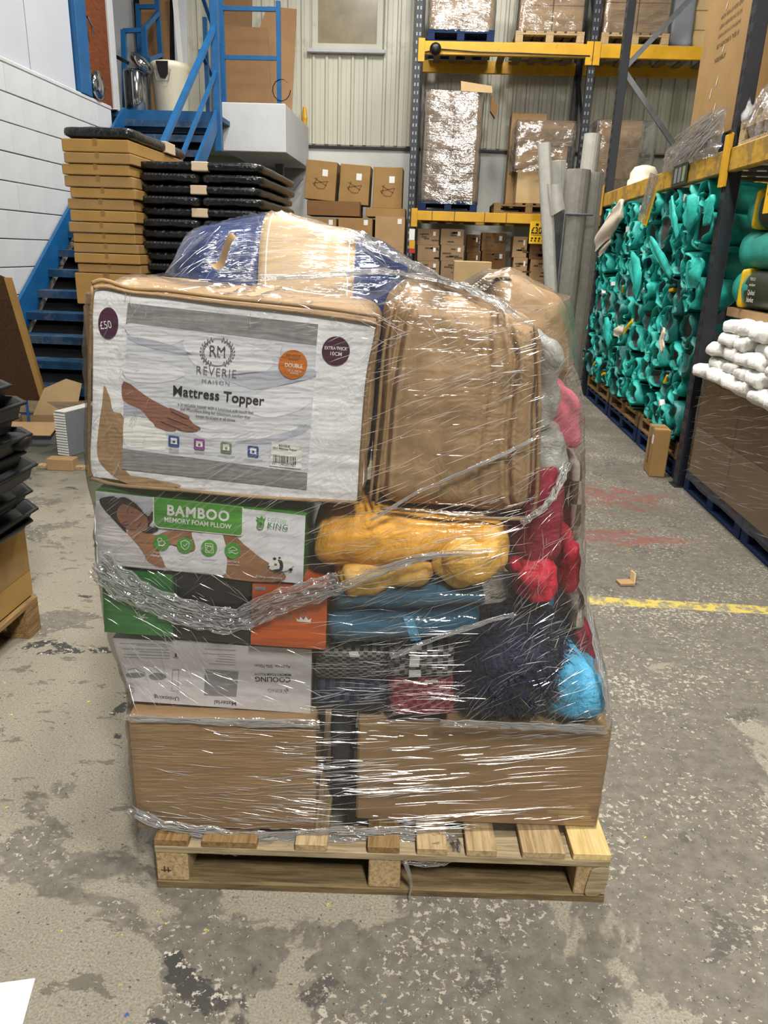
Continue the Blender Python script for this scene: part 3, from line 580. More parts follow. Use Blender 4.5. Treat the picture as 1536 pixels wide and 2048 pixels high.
# ================================================================ left side: flat cartons, bagged mats, odds and ends
FY = 6.0
edges = [277, 305, 328, 351, 375, 397, 420, 444, 466, 486, 506, 527, 546]
prev = None; zt = [at(200, e, Y=FY).z for e in edges]
xs0 = at(137, 400, Y=FY).x; xs1 = at(268, 400, Y=FY).x; wS = xs1-xs0
zb = zt[-1]
cs = random.Random(3)
tall = [(at(165, 608, Y=FY).z, zb), (at(165, 738, Y=FY).z, at(165, 610, Y=FY).z), (0.002, at(165, 740, Y=FY).z)]
nm = ['lowest visible tall carton', 'tall printed carton', 'small carton']
for i, (a, b) in enumerate([(zt[i+1], zt[i]) for i in range(len(zt)-1)]):
    dx = cs.uniform(-.02, .02); w = wS*cs.uniform(.96, 1.03)
    c = carton('flat_carton', f'{ORD[i]} flat brown carton of the tall stack in front of the blue stairs' if i else 'topmost flat brown carton of the tall stack, directly under the black pad', w, 1.3, b-a-.006, ((xs0+xs1)/2+dx, FY+.65+cs.uniform(-.02, .02), a+.001), 0, ['cardgold', 'card2'][i % 2], group='flat cartons stacked by the stairs', seam='y', flaps=False)
carton('flat_carton', 'plain brown carton under the flat ones, above the printed box, in the tall stack', wS, 1.3, tall[0][1]-tall[0][0]-.005, ((xs0+xs1)/2-.01, FY+.65, tall[0][0]+.001), 0, 'cardgold', seam='y', flaps=False)
c = carton('printed_carton', 'brown carton with a printed table near the bottom of the tall stack', wS*.97, 1.25, tall[1][1]-tall[1][0]-.005, ((xs0+xs1)/2+.01, FY+.66, tall[1][0]+.001), 0, 'card2', seam='y', flaps=False)
x0 = -wS*.22; hh = tall[1][1]-tall[1][0]
mb = MB()
for k in range(8): mb.box(x0, x0+.16, -.6275, -.626, hh*(.15+.09*k), hh*(.15+.09*k)+.004)
for k in range(3): mb.box(x0+.08*k-.001, x0+.08*k+.003, -.6275, -.626, hh*.15, hh*.78)
part('printed_table', mb, 'brownink', c)
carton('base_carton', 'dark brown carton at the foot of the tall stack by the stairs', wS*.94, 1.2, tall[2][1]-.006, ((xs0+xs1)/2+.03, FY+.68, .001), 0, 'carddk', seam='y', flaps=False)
# black pad on top
tz = zt[0]+.002
pd = root('padded_mat', 'black padded mat lying on top of the tall carton stack', 'mat', ((xs0+xs1)/2, FY+.68, tz))
part('cushion', soft(wS*1.02, 1.35, .085, .04, 12, .006, 9, 4), 'blkpoly', pd, smooth=True)
part('paper_band', MB().box(-wS*.515, wS*.515, .1, .34, -.0, .088, .004), 'tanlabel', pd)
# stack of bagged black mats
my = 6.15
xl, xr = at(276, 400, Y=my).x, at(522, 380, Y=my).x
ztop = at(300, 316, Y=my).z; rows = []
th = .083; zc = ztop-th; k = 0
rm = random.Random(5); lst = []
while k < 14: lst.append(zc); zc -= th; k += 1
for kk, (za, zb_) in enumerate(((.002, (lst[-1]-.004)/2), ((lst[-1]-.004)/2+.004, lst[-1]-.002))): carton('base_carton', ['lower', 'upper'][kk]+' brown carton supporting the stack of black bagged mats', xr-xl-.02, 1.4, zb_-za-.004, ((xl+xr)/2, my+.76, za), 0, 'card2')
names_lbl = []
mid = (xl+xr)/2
full = None; half = None
def mat_proto(w, band):
    r = root('folded_mat', 'x', 'mat', (0, 0, 0), group='bagged black mats stacked by the stairs')
    part('cushion', soft(w, 1.5, th-.006, .042, 10, .007, 8, 11 if band else 12, puff=.004), 'blkpoly', r, smooth=True)
    if band:
        bwd = .13; part('paper_band', MB().box(-bwd/2+.0, bwd/2, -.757, .757, .004, th-.012, .006), 'tanlabel', r)
    mb = MB(); rg = random.Random(int(w*100))
    for q in range(14):
        x = -w/2+.05+(w-.1)*q/13
        if abs(x) < .1 and band: continue
        mb.add([(x, -.752, th*.78), (x+.022, -.752, th*.8), (x+.016, -.758, th*.62), (x-.004, -.757, th*.6)], [(0, 3, 2, 1)])
    part('bag_highlight_fold', mb, 'poly', r, kind='stuff')
    note_kids(r); return r
W1 = (xr-xl)
pB = mat_proto(W1*.98, True); pH = mat_proto(W1*.49, False); usedB = usedH = False
n = len(lst)
for i, z in enumerate(lst):
    band = i % 2 == 0; base_y = my+.76+rm.uniform(-.03, .03)
    if band:
        m = Matrix.Translation((mid+rm.uniform(-.015, .015), base_y, z))
        o = pB if not usedB else link_copy(pB, None, m)
        if not usedB: o.matrix_world = m; RM[o.name] = m; usedB = True
        o['label'] = (f'{ORD[i] if i < 16 else "low"} row of the black bagged mat stack, one mat with a beige paper band' if i < 14 else 'banded black bagged mat low in the stack behind the wrapped load')
    else:
        for s in (-1, 1):
            m = Matrix.Translation((mid+s*W1*.25+rm.uniform(-.004, .004), base_y+s*.01, z))
            o = pH if not usedH else link_copy(pH, None, m)
            if not usedH: o.matrix_world = m; RM[o.name] = m; usedH = True
            sd = 'left' if s < 0 else 'right'
            o['label'] = (f'{sd} half-width black bagged mat in the {ORD[i]} row of the mat stack' if i < 14 else f'{sd} half-width black mat low in the stack behind the wrapped load')
# leaning brown board
q = [at(-40, 800, Y=6.3), at(80, 788, Y=6.32), at(8, 555, Y=6.42), at(-60, 525, Y=6.42)]
base = q[1].copy(); base.z = 0
lb = root('leaning_door', 'brown board with a shade-darkened face and a pale edge leaning at the left by the stairs', 'board', base)
q2 = [Vector((q[0].x, q[0].y, .306)), Vector((q[1].x, q[1].y, .306)), q[2], q[3]]
part('panel', MB().slab([p for p in q2], (0, .03, 0)), 'shadedboard', lb, ID)
e = [q2[1], q2[1]+Vector((.05, .0, .0)), q2[2]+Vector((.05, 0, 0)), q2[2]]
part('edge', MB().slab([p+Vector((0, -.004, 0)) for p in e], (0, .04, 0)), 'cardgold', lb, ID)
single('timber_plank', MB().box(-.54, .54, -.06, .06, 0, .108, .004), 'woodx', 'rough timber beam lying on the lowest blue tread below the leaning board', 'plank', (-3.41, 6.36, .196))
# open carton on the floor
oc = at(84, 884, Z=0); ob = root('open_carton', 'small open white-sided cardboard box with its flaps splayed on the floor', 'cardboard box', (oc.x, oc.y+.06, 0), .16)
w, d, h, t = .46, .3, .19, .006
part('side', MB().box(-w/2, w/2, -d/2, -d/2+t, 0, h), 'greyplas', ob); part('side', MB().box(-w/2, w/2, d/2-t, d/2, 0, h), 'card', ob)
part('side', MB().box(-w/2, -w/2+t, -d/2, d/2, 0, h), 'card', ob); part('side', MB().box(w/2-t, w/2, -d/2, d/2, 0, h), 'paper', ob)
part('bottom', MB().box(-w/2, w/2, -d/2, d/2, 0, t), 'card', ob)
def flap(pts): return MB().slab(pts, (0, 0, .005))
part('flap', flap([(-w/2, -d/2, h), (w/2-.04, -d/2, h), (w/2-.1, -d/2-.1, h-.09), (-w/2-.06, -d/2-.12, h-.08)]), 'card', ob)
part('flap', flap([(w/2, -d/2+.02, h), (w/2, d/2, h), (w/2+.16, d/2-.04, h-.02), (w/2+.1, -d/2, h-.1)]), 'card', ob)
part('flap', flap([(-w/2+.1, d/2, h), (w/2, d/2, h), (w/2+.05, d/2+.1, h+.26), (w/2-.08, d/2+.1, h+.3), (-w/2+.2, d/2+.06, h+.22)]), 'card4', ob)
part('flap', flap([(-w/2, d/2, h), (-w/2, -d/2+.06, h), (-w/2-.15, -d/2+.1, h+.03), (-w/2-.1, d/2-.02, h+.06)]), 'card', ob)
single('flattened_leaflet', MB().box(-.01, .01, -.14, .14, 0, .3, .002), 'bluebin', 'folded blue and white leaflet sticking out of the open carton', 'leaflet', (oc.x-.12, oc.y+.05, .02), rz=.5)
# striped spine panel, blue tub and scrap of wood
sp = at(131, 912, Z=0); r = root('book_stack_box', 'upright pale box with a striped white edge standing on the floor behind the load', 'box', (sp.x+.1, sp.y+.35, 0), -.28)
part('body', MB().box(-.05, .05, -.38, .38, 0, .36, .004), 'greyplas', r)
for k in range(16): part('stripe', MB().box(-.052, .052, -.386, -.379, .012+k*.0215, .025+k*.0215), 'paper', r)
part('top_strip', MB().box(-.05, .05, -.38, .38, .361, .366), 'paper', r)
tb = at(158, 912, Z=0); r = root('storage_tub', 'blue plastic tub standing behind the striped box on the floor', 'tub', (tb.x+.3, tb.y+.22, 0))
part('body', MB().lathe([(.14, 0), (.15, .01), (.17, .2), (.18, .21), (.18, .24), (.16, .245)], 20), 'bluebin', r, smooth=True)
a = at(80, 934, Z=0); single('timber_offcut', MB().box(-.4, .4, -.03, .03, 0, .028, .003), 'wood', 'thin timber offcut on the floor left of the load', 'offcut', (a.x+.4, a.y, 0), rz=.03)
a = at(130, 936, Z=0); single('carton_scrap', MB().box(-.1, .1, -.05, .05, 0, .09, .004), 'card', 'small brown carton block lying across the timber offcut', 'carton', (a.x, a.y-.03, .0), rz=.03)
# ---------------------------------------------------------------- left foreground: pallet, carton and black trays
PX = -1.66
lp = pallet('wooden_pallet', 'worn wooden pallet under the brown carton at the left edge', 1.0, 1.2, (PX-.5, 2.28, 0), 0, 'woodbrown', .16, 7)
c = carton('large_carton', 'large brown taped carton at the left edge holding up black trays', .9, 1.18, .36, (PX-.47, 2.30, .163), 0, 'cardgold', tape=False, flaps=True, seam='y')
part('tape', MB().box(.4505, .4515, -.58, .58, .12, .2), 'tape', c); part('tape', MB().box(.4512, .4522, .1, .18, .0, .12), 'tape', c)
zz = .528; tw = .80
for i in range(11):
    h_ = .036 if i < 5 else .06
    r = root('plastic_tray', f'{["lowest", "second lowest", "third lowest", "fourth lowest", "fifth lowest", "sixth lowest", "seventh lowest", "eighth lowest", "ninth lowest", "tenth lowest", "uppermost"][i]} black plastic tray stacked on the brown carton at the left edge', 'tray', (PX-.50+.03*(i % 2)-.005*i, 2.34, zz), .03*(i % 3-1), group='black trays on the left carton')
    hx, hy = (.58-.004*i if i < 5 else .62), (.52 if i < 5 else .52)+.02*(i % 2)
    def ring(k, z, c=.09): return [Vector((sx*(hx*k-(c if q else 0)), sy*(hy*k-(0 if q else c)), z)) for sx, sy, q in ((1, -1, 0), (1, 1, 0), (1, 1, 1), (-1, 1, 1), (-1, 1, 0), (-1, -1, 0), (-1, -1, 1), (1, -1, 1))]
    rings = [ring(.955, 0), ring(.96, .004), ring(.975, h_*.7), ring(1, h_*.8), ring(1, h_), ring(.98, h_), ring(.93, .012)]; mb = MB()
    for q in rings: mb.v += q
    for q in range(len(rings)-1):
        for k in range(8): mb.f.append([q*8+k, q*8+(k+1) % 8, q*8+8+(k+1) % 8, q*8+8+k])
    mb.f.append(list(range(8))[::-1]); mb.f.append(list(range(48, 56)))
    part('tray', mb, 'black', r)
    part('rim', MB().tube(ring(1.0, h_*.9)+ring(1.0, h_*.9)[:1], .006, 5), 'black', r)
    if i == 7: part('grip', MB().lathe([(.01, 0), (.06, .005), (.075, .02), (.075, .05), (.05, .06)], 14, (.56, .40, 0)), 'black', r, smooth=True)
    zz += h_+.004
# paper at the bottom left corner
a = at(30, 2000, Z=0); r = root('torn_white_card', 'folded piece of white printed card on the floor in the bottom left corner', 'card', (a.x-.02, a.y-.03, 0), .25)
part('sheet', MB().box(-.06, .06, -.07, .07, .001, .006, .001), 'paper', r); part('print_line', MB().box(-.045, -.04, -.06, .07, .006, .0066), 'ink', r)
a = at(1250, 1168, Z=0); r = root('cardboard_scrap', 'small folded scrap of cardboard near the yellow floor line', 'scrap', (a.x, a.y, 0), .2)
part('sheet', MB().box(-.04, .04, -.03, .03, .001, .016, .002), 'card', r); part('bent_tab', MB().slab([(.035, -.03, .002), (.041, -.03, .002), (.06, .01, .055), (.05, .012, .055)], (0, .045, 0)), 'card4', r)

# ================================================================ back: cartons by the wall
def carton_px(name, label, x0, y0, x1, y1, d, depth, mat='card', tilt=0, **k):
    a = at(x0, y1, Y=d); b = at(x1, y0, Y=d); w = b.x-a.x; h = b.z-a.z
    rot = Matrix.Rotation(tilt, 3, 'Y')
    return carton(name, label, w, depth, h, ((a.x+b.x)/2, d+depth/2, a.z), 0, mat, rot=rot if tilt else None, **k)
zf = at(700, 432, Y=11.6).z                       # top of the lower pile
for i, (x0, x1, y0) in enumerate(((612, 672, 437), (674, 745, 437), (747, 811, 434))):
    a = at(x0, 520, Y=11.6); b = at(x1, y0, Y=11.6)
    for kk, (za, zb_) in enumerate(((.002, .72), (.726, 1.44), (1.446, b.z))):
        lab = ['left', 'middle', 'right'][i]
        carton('wall_carton', f'{lab} carton of the {["bottom", "middle", "top"][kk]} row in the pile below the three plain boxes', b.x-a.x-.01, .8, zb_-za, ((a.x+b.x)/2, 12.05, za), 0, ['card2', 'card', 'card2'][(i+kk) % 3], seam='x', labels=((.75, .86, .06, .07),) if kk == 2 else (), group='cartons piled at the back wall')
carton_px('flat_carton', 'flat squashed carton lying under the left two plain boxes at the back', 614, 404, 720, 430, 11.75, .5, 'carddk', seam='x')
carton_px('flat_carton', 'flat brown carton lying under the right plain box at the back', 732, 418, 811, 433, 11.75, .5, 'card2', seam='x')
def hex_box(label, x0, y0, x1, y1, tl, lab):
    c = carton_px('chair_carton', label, x0, y0, x1, y1, 11.9, .45, 'card2', tl, tape=False, flaps=False)
    a = at(x0, y1, Y=11.9); b = at(x1, y0, Y=11.9); w = b.x-a.x; h = b.z-a.z
    part('label', MB().box(.02, .10, -.2275, -.226, h*.62, h*.62+.09), 'paper', c)
    mb = MB()
    for (p, q) in (((-.12, .42), (.12, .5)), ((-.12, .42), (-.04, .3)), ((.12, .5), (.06, .3)), ((-.04, .3), (.06, .3)), ((-.1, .55), (.1, .38)), ((-.06, .58), (-.1, .35))):
        mb.bar((p[0]*w*2, -.2268, p[1]*h), (q[0]*w*2, -.2268, q[1]*h), .012, .002, (0, -1, 0))
    part('line_drawing', mb, 'carddk', c)
hex_box('plain box leaning at the left of the three with white labels at the back', 608, 322, 670, 399, .07, 0)
hex_box('middle one of the three plain boxes with white labels at the back', 677, 330, 738, 408, .05, 1)
hex_box('right one of the three plain boxes with white labels, next to the rack', 745, 335, 806, 416, 0, 2)

# ================================================================ back rack
RY = 11.6; RD = 1.05
ux = [at(826, 400, Y=RY).x-.02, at(1172, 230, Y=RY).x, at(1172, 230, Y=RY).x+2.75]
rk = root('pallet_rack', 'black and yellow pallet rack along the back wall', 'rack', (1, RY, 0))
lz0, lz1 = 2.09, 2.22; uz0, uz1 = 4.18, 4.34
for x in ux:
    for y in (RY, RY+RD):
        p = part('upright', MB().box(x-.05, x+.05, y-.02, y+.06, 0, 7.0, .004), 'rackblk', rk, ID)
        if y == RY:
            sl = MB()
            for z in [1.2+.1*k for k in range(50)]:
                if z < 6: sl.box(x-.03, x-.012, y-.0215, y-.02, z, z+.04).box(x+.012, x+.03, y-.0215, y-.02, z, z+.04)
            part('slot', sl, 'galv', p, ID, kind='stuff')
    for z in (.6, 1.9, 3.2, 4.5): part('brace', MB().bar((x, RY, z), (x, RY+RD, z+1.0), .04, .02), 'rackblk', rk, ID)
for (z0, z1) in ((lz0, lz1), (uz0, uz1)):
    for i in range(2):
        part('beam', MB().box(ux[i]+.05, ux[i+1]-.05, RY-.03, RY+.03, z0, z1, .006), 'yel', rk, ID)
        part('beam', MB().box(ux[i]+.05, ux[i+1]-.05, RY+RD-.03, RY+RD+.03, z0, z1, .006), 'yel', rk, ID)
        for x, s in ((ux[i], 1), (ux[i+1], -1)):
            part('beam_connector', MB().box(x+s*.05-.045, x+s*.05+.045, RY-.04-.0015*i-(.003 if s < 0 else 0), RY-.022, z0-.09, z1+.03, .004), 'yel', rk, ID)
        for q in range(9):
            x = ux[i]+.25+q*(ux[i+1]-ux[i]-.5)/8
            part('deck_slat', MB().box(x-.05, x+.05, RY+.03, RY+RD-.03, z1-.04, z1-.015), 'woodgrey', rk, ID)
part('wear_marks', MB().box(ux[0]+.3, ux[0]+.31, RY-.032, RY-.03, lz0, lz1).box(ux[0]+.62, ux[0]+.63, RY-.032, RY-.03, lz0, lz1).box(ux[0]+1.05, ux[0]+1.06, RY-.032, RY-.03, lz0, lz1).box(ux[0]+1.36, ux[0]+1.37, RY-.032, RY-.03, lz0, lz1), 'brownink', rk, ID)
# camera and cable on the upper beam
a = at(871, 98, Y=RY-.1); r = root('security_camera', 'small black round camera fixed to the upper yellow beam', 'camera', a)
part('body', MB().lathe([(.03, -.06), (.07, -.05), (.08, 0), (.07, .05), (.03, .07)], 14, m=Matrix.Rotation(PI/2, 4, 'X')), 'black', r, smooth=True)
part('bracket', MB().box(-.02, .02, .0, .08, -.02, .04), 'black', r)
single('beam_cable', MB().tube([at(x, y, Y=RY-.045) for x, y in ((850, 104), (880, 98), (960, 104), (1040, 106), (1100, 109), (1180, 112))], .008, 5), 'black', 'thin black cable clipped along the upper yellow beam', 'cable')
r = root('upright_label_strip', 'white and yellow label strip fixed low on the left upright of the back rack', 'label', at(822, 500, Y=RY-.03))
for k, (m, y0, y1) in enumerate((('paper', 458, 480), ('yel', 481, 497), ('redpaint', 498, 506))):
    a = at(818, y1, Y=RY-.03); b = at(830, y0, Y=RY-.03); part('strip', MB().box(a.x, b.x, RY-.03, RY-.022, a.z, b.z), m, r, ID)
def stacked(tag_, x0, x1, ztab, y, depth, mat, lab, cols=2, split=.52):
    out = []
    for i, (za, zb_) in enumerate(zip(ztab, ztab[1:])):
        w = (x1-x0); cuts = [x0, x0+w*split, x1] if cols == 2 else [x0, x1]
        for j in range(len(cuts)-1):
            nmz = len(ztab)-1; rowname = ['bottom', 'second', 'third', 'top'][i] if nmz == 4 else (['lower', 'upper'][i] if nmz == 2 else ['bottom', 'middle', 'top'][i] if nmz == 3 else 'only')
            carton('brown_carton', f'{"left" if j == 0 else "right"} carton in the {rowname} row {lab}' if cols == 2 else f'carton in the {rowname} row {lab}', cuts[j+1]-cuts[j]-.012, depth, zb_-za-.006, ((cuts[j]+cuts[j+1])/2, y+depth/2, za+.001), 0, mat, group=tag_, seam='x')
def pz(x, y, d=RY): return at(x, y, Y=d)
# lower left wrapped load on the blue pallet
a = pz(838, 400); b = pz(970, 180); zb0 = lz1+.002
pallet('blue_pallet', 'blue pallet carrying the tallest wrapped carton load on the lower beam', b.x-a.x, .95, ((a.x+b.x)/2, RY+.5, zb0), 0, 'bluewood', .14, 7)
zs = [zb0+.145, pz(900, 345).z, pz(900, 300).z, pz(900, 243).z, pz(900, 182).z]
stacked('cartons of the tall wrapped load', a.x+.03, b.x-.02, zs, RY+.06, .8, 'card3', 'of the tallest wrapped load on the lower rack beam')
single('loose_flap', MB().slab([pz(922, 182)+Vector((0, .0, 0)), pz(985, 186), pz(984, 172), pz(922, 162)], (0, .01, 0)), 'card4', 'raised cardboard flap on top of the tallest wrapped load', 'flap')
single('loose_flap', MB().slab([pz(983, 190), pz(996, 214), pz(990, 236), pz(981, 222)], (0, .12, 0)), 'carddk', 'dark open flap at the right of the tallest wrapped load', 'flap')
wrap('stretch_wrap', 'clear film round the tallest carton load on the lower rack beam', b.x-a.x, .86, zb0+.1, zs[-1]+.01, ((a.x+b.x)/2, RY+.46, 0), seed=3, nfold=70)
# upper loads
a = pz(855, 60); b = pz(994, 0); z0 = uz1+.002
pallet('blue_pallet', 'blue pallet at the left end of the upper yellow beam', b.x-a.x, .95, ((a.x+b.x)/2, RY+.5, z0), 0, 'bluewood', .15, 7)
stacked('cartons on the upper left pallet', a.x+.02, b.x-.02, [z0+.155, z0+.8], RY+.06, .8, 'card3', 'on the upper blue pallet'.replace('only', ''))
wrap('stretch_wrap', 'clear film round the cartons on the upper blue pallet', b.x-a.x-.01, .85, z0+.13, z0+.81, ((a.x+b.x)/2, RY+.46, 0), seed=4, nfold=45)
a = pz(1037, 60); b = pz(1182, 0)
pallet('wooden_pallet', 'bare wooden pallet in the middle of the upper yellow beam', b.x-a.x, .95, ((a.x+b.x)/2-.03, RY+.5, z0), 0, 'wood', .15, 7)
stacked('cartons on the upper middle pallet', a.x+.0, b.x-.06, [z0+.155, z0+.45, z0+.85], RY+.06, .8, 'card', 'on the middle upper wooden pallet')
wrap('stretch_wrap', 'clear film round the cartons on the middle upper wooden pallet', b.x-a.x-.03, .85, z0+.13, z0+.86, ((a.x+b.x)/2-.03, RY+.46, 0), seed=5, nfold=45)
a = pz(1205, 60); b = pz(1350, 0)
pallet('wooden_pallet', 'bare wooden pallet right of the black upright on the upper yellow beam', b.x-a.x, .95, ((a.x+b.x)/2, RY+.5, z0), 0, 'wood', .15, 7)
stacked('cartons on the upper right pallet', a.x+.01, b.x-.02, [z0+.155, z0+.5, z0+.9], RY+.06, .8, 'card', 'on the right upper wooden pallet')
wrap('stretch_wrap', 'clear film round the cartons on the right upper wooden pallet', b.x-a.x, .85, z0+.13, z0+.91, ((a.x+b.x)/2, RY+.46, 0), seed=6, nfold=45)
single('dust_sheet', soft(.35, .7, 1.0, .06, 10, .03, 4, 5), 'greyplas', 'grey plastic dust sheet over a load beyond the right upper wooden pallet', 'sheet', (pz(1370, 40).x, RY+.45, z0), smooth=True)
a = pz(1390, 100); b = pz(1425, 10)
for k in range(4): carton('pale_carton', f'{["lowest", "second", "third", "highest"][k]} pale flat carton of the narrow stack beside the dust sheet', .3, .5, .22, ((a.x+b.x)/2+.04, RY+.4, z0+.226*k), 0, 'card4')
# lower right of the first bay: box with wrapped box in front
a = pz(1020, 350); b = pz(1108, 212); zz = lz1+.002
pallet('wooden_pallet', 'dark wooden pallet on the lower yellow beam behind the carpet rolls', 1.0, .95, ((a.x+b.x)/2+.05, RY+.5, zz), 0, 'woodbrown', .14, 7)
carton('tall_carton', 'tall plain brown carton standing behind the wrapped crate on the lower beam', b.x-a.x-.02, .35, b.z-zz-.15, ((a.x+b.x)/2, RY+.74, zz+.145), 0, 'card', tape=False)
a2 = pz(1032, 405); b2 = pz(1125, 355)
carton('pale_carton', 'pale carton at the bottom of the pile behind the carpet rolls', b2.x-a2.x, .4, .44, ((a2.x+b2.x)/2, RY+.3, zz+.145), 0, 'card4')
carton('brown_carton', 'brown carton on the pale one behind the carpet rolls', b2.x-a2.x+.1, .4, .3, ((a2.x+b2.x)/2, RY+.3, zz+.592), 0, 'card')
carton('brown_carton', 'film covered carton at the top of the pile behind the carpet rolls', b2.x-a2.x+.15, .42, .3, ((a2.x+b2.x)/2+.03, RY+.3, zz+.896), 0, 'card3')
wrap('stretch_wrap', 'crumpled shiny film over the carton pile behind the carpet rolls', b2.x-a2.x+.2, .5, zz+.55, zz+1.2, ((a2.x+b2.x)/2+.03, RY+.3, 0), seed=9, amp=.03, nfold=60)
# second bay lower
a = pz(1198, 300); b = pz(1292, 235)
carton('wrapped_carton', 'wrapped brown carton behind the dark upright right of the grey roll', b.x-a.x, .6, .72, ((a.x+b.x)/2, RY+.4, lz1+.5), 0, 'card')
carton('wrapped_carton', 'lower wrapped carton behind the cream cap, right of the grey roll', b.x-a.x+.2, .7, .49, ((a.x+b.x)/2+.05, RY+.4, lz1+.004), 0, 'card3')
wrap('stretch_wrap', 'clear film round the two cartons right of the grey roll', b.x-a.x+.25, .8, lz1+.05, lz1+1.22, ((a.x+b.x)/2+.05, RY+.4, 0), seed=10, nfold=60, amp=.02)
single('cream_cap', MB().lathe([(.2, 0), (.2, .03), (.17, .06), (.17, .12), (.15, .14), (.15, .2), (.11, .26), (.04, .28)], 20), 'cream', 'stepped cream plastic cap on the right rack near the far post', 'cap', (2.3, 9.35, 2.372), smooth=True)
carton_px('tall_carton', 'open topped brown carton standing on the floor between the load and the back rack', 893, 524, 984, 790, 9.0, .5, 'card4', tape=False, flaps=False)
# cartons below the lower beam
def printed(label, x0, y0, x1, y1, d, depth=.5, mat='card3'):
    c = carton_px('printed_carton', label, x0, y0, x1, y1, d, depth, mat, seam='x', tape=False)
    a = at(x0, y1, Y=d); b = at(x1, y0, Y=d); w = b.x-a.x; h = b.z-a.z; rg = random.Random(int(x0*3+y0)); mb = MB()
    for _ in range(5):
        x = rg.uniform(-w*.42, w*.3); z = rg.uniform(h*.15, h*.8); mb.box(x, x+rg.uniform(.05, .14), -depth/2-.002, -depth/2-.0005, z, z+.02)
    part('print', mb, 'brownink', c)
    part('label', MB().box(w*.22, w*.34, -depth/2-.0025, -depth/2-.0006, h*.6, h*.85), 'paper', c)
for i, (y0, y1) in enumerate(((459, 490), (491, 522), (523, 553), (554, 584))):
    lab = ['top', 'second', 'third', 'lowest visible'][i]
    printed(f'left printed carton in the {lab} row under the lower yellow beam', 834, y0, 879, y1, 11.7)
    printed(f'right printed carton in the {lab} row under the lower yellow beam', 880.5, y0, 929, y1, 11.7)
    if i < 3: printed(f'shaded printed carton in the {lab} row of the middle column under the beam', 962, 467+i*36, 1013, 467+i*36+35, 11.95, .4, 'carddk'); printed(f'narrow shaded carton in the {lab} row left of the middle column', 932, 470+i*36, 960, 470+i*36+35, 12.1, .3, 'carddk')  # shade under the beam painted in as darker cardboard
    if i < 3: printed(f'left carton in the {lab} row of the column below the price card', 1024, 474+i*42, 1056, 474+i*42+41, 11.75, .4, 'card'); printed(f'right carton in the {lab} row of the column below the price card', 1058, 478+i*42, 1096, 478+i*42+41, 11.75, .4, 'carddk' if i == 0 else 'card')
r = root('price_card', 'yellow £30 price card hanging from the lower yellow beam', 'sign', (0, RY-.06, 0), frame=ID)
a = at(1057, 487, Y=RY-.06); b = at(1088, 443, Y=RY-.06)
part('card', MB().box(a.x, b.x, RY-.064, RY-.058, a.z, b.z), 'signyel', r, ID)
c0 = at(1062, 466, Y=RY-.0645); c1 = at(1083, 467, Y=RY-.0645)
part('lettering', text_mb('£30', c0, c1, (0, -1, 0), .002, 1.15, .015), 'ink', r, ID)
part('top_line', MB().box(a.x+.08, b.x-.07, RY-.066, RY-.0642, b.z-.06, b.z-.03), 'ink', r, ID)
part('rule', MB().box(a.x+.02, b.x-.02, RY-.066, RY-.0642, a.z+.135, a.z+.14).box(a.x+.02, b.x-.02, RY-.066, RY-.0642, a.z+.115, a.z+.12), 'ink', r, ID)
for k in range(4):
    x = a.x+.025+k*.052; part('symbol', MB().box(x, x+.022, RY-.066, RY-.0642, a.z+.03, a.z+.05).box(x+.004, x+.03, RY-.066, RY-.0642, a.z+.06, a.z+.085), 'ink', r, ID)
# carpet rolls in a wire stand
r = root('roll_stand', 'grey wire stand holding the carpet rolls at the end of the back rack', 'stand', (1.85, 10.9, 0))
for k in range(6):
    a = at(1107+k*4.2, 420, Y=10.75); part('wire', MB().tube([(a.x-.06, 10.75, .0), (a.x, 10.75, at(1107, 415+k, Y=10.75).z)], .012, 5), 'galv', r, ID)
a = at(1130, 428, Y=10.72); b = at(1186, 430, Y=10.72)
part('hoop', MB().tube([(a.x, 10.72, a.z), (b.x, 10.72, b.z)], .016, 6), 'galv', r, ID); part('post', MB().tube([(a.x, 10.72, 0), (a.x, 10.72, a.z)], .016, 6), 'galv', r, ID)
def roll(label, p0, p1, rad, mat, spiral=True):
    p0 = Vector(p0); p1 = Vector(p1); d = (p1-p0); L = d.length; rot = d.to_track_quat('Z', 'Y').to_matrix()
    o = root('carpet_roll', label, 'roll', p0, rot=rot, group='rolls in the wire stand')
    part('roll', MB().lathe([(rad*.5, 0), (rad, .0), (rad, L), (rad*.85, L+.004), (rad*.8, L-.02), (rad*.6, L-.02), (rad*.5, L), (rad*.2, L)], 18), mat, o, smooth=False)
    part('loose_edge', MB().slab([(rad*.99, -.02, .01), (rad*1.03, .03, .01), (rad*1.03, .03, L-.005), (rad*.99, -.02, L-.005)], (.004, .01, 0)), mat, o)
def topat(x, y, d): return at(x, y, Y=d)
t0 = topat(1154, 340, 10.9); roll('wide beige-grey carpet roll in the middle of the wire stand', (t0.x+.0, 10.92, .005), t0, .18, 'carpet')
t0 = topat(1189, 346, 11.0); roll('narrow beige-grey carpet roll at the right of the wire stand', (t0.x+.02, 11.02, .005), t0, .12, 'carpet')
t0 = topat(1186, 268, 11.2); roll('tall pale grey roll rising behind the other rolls', (t0.x-.04, 11.3, .005), t0, .115, 'carpetlt')
t0 = topat(1088, 287, 10.62); roll('thin pale grey roll leaning furthest to the left', (t0.x+.46, 10.62, .005), t0, .085, 'carpetlt')
t0 = topat(1112, 322, 10.9); roll('pale roll with a torn top behind the leaning thin roll', (t0.x+.28, 11.15, .005), t0, .13, 'carpetlt')
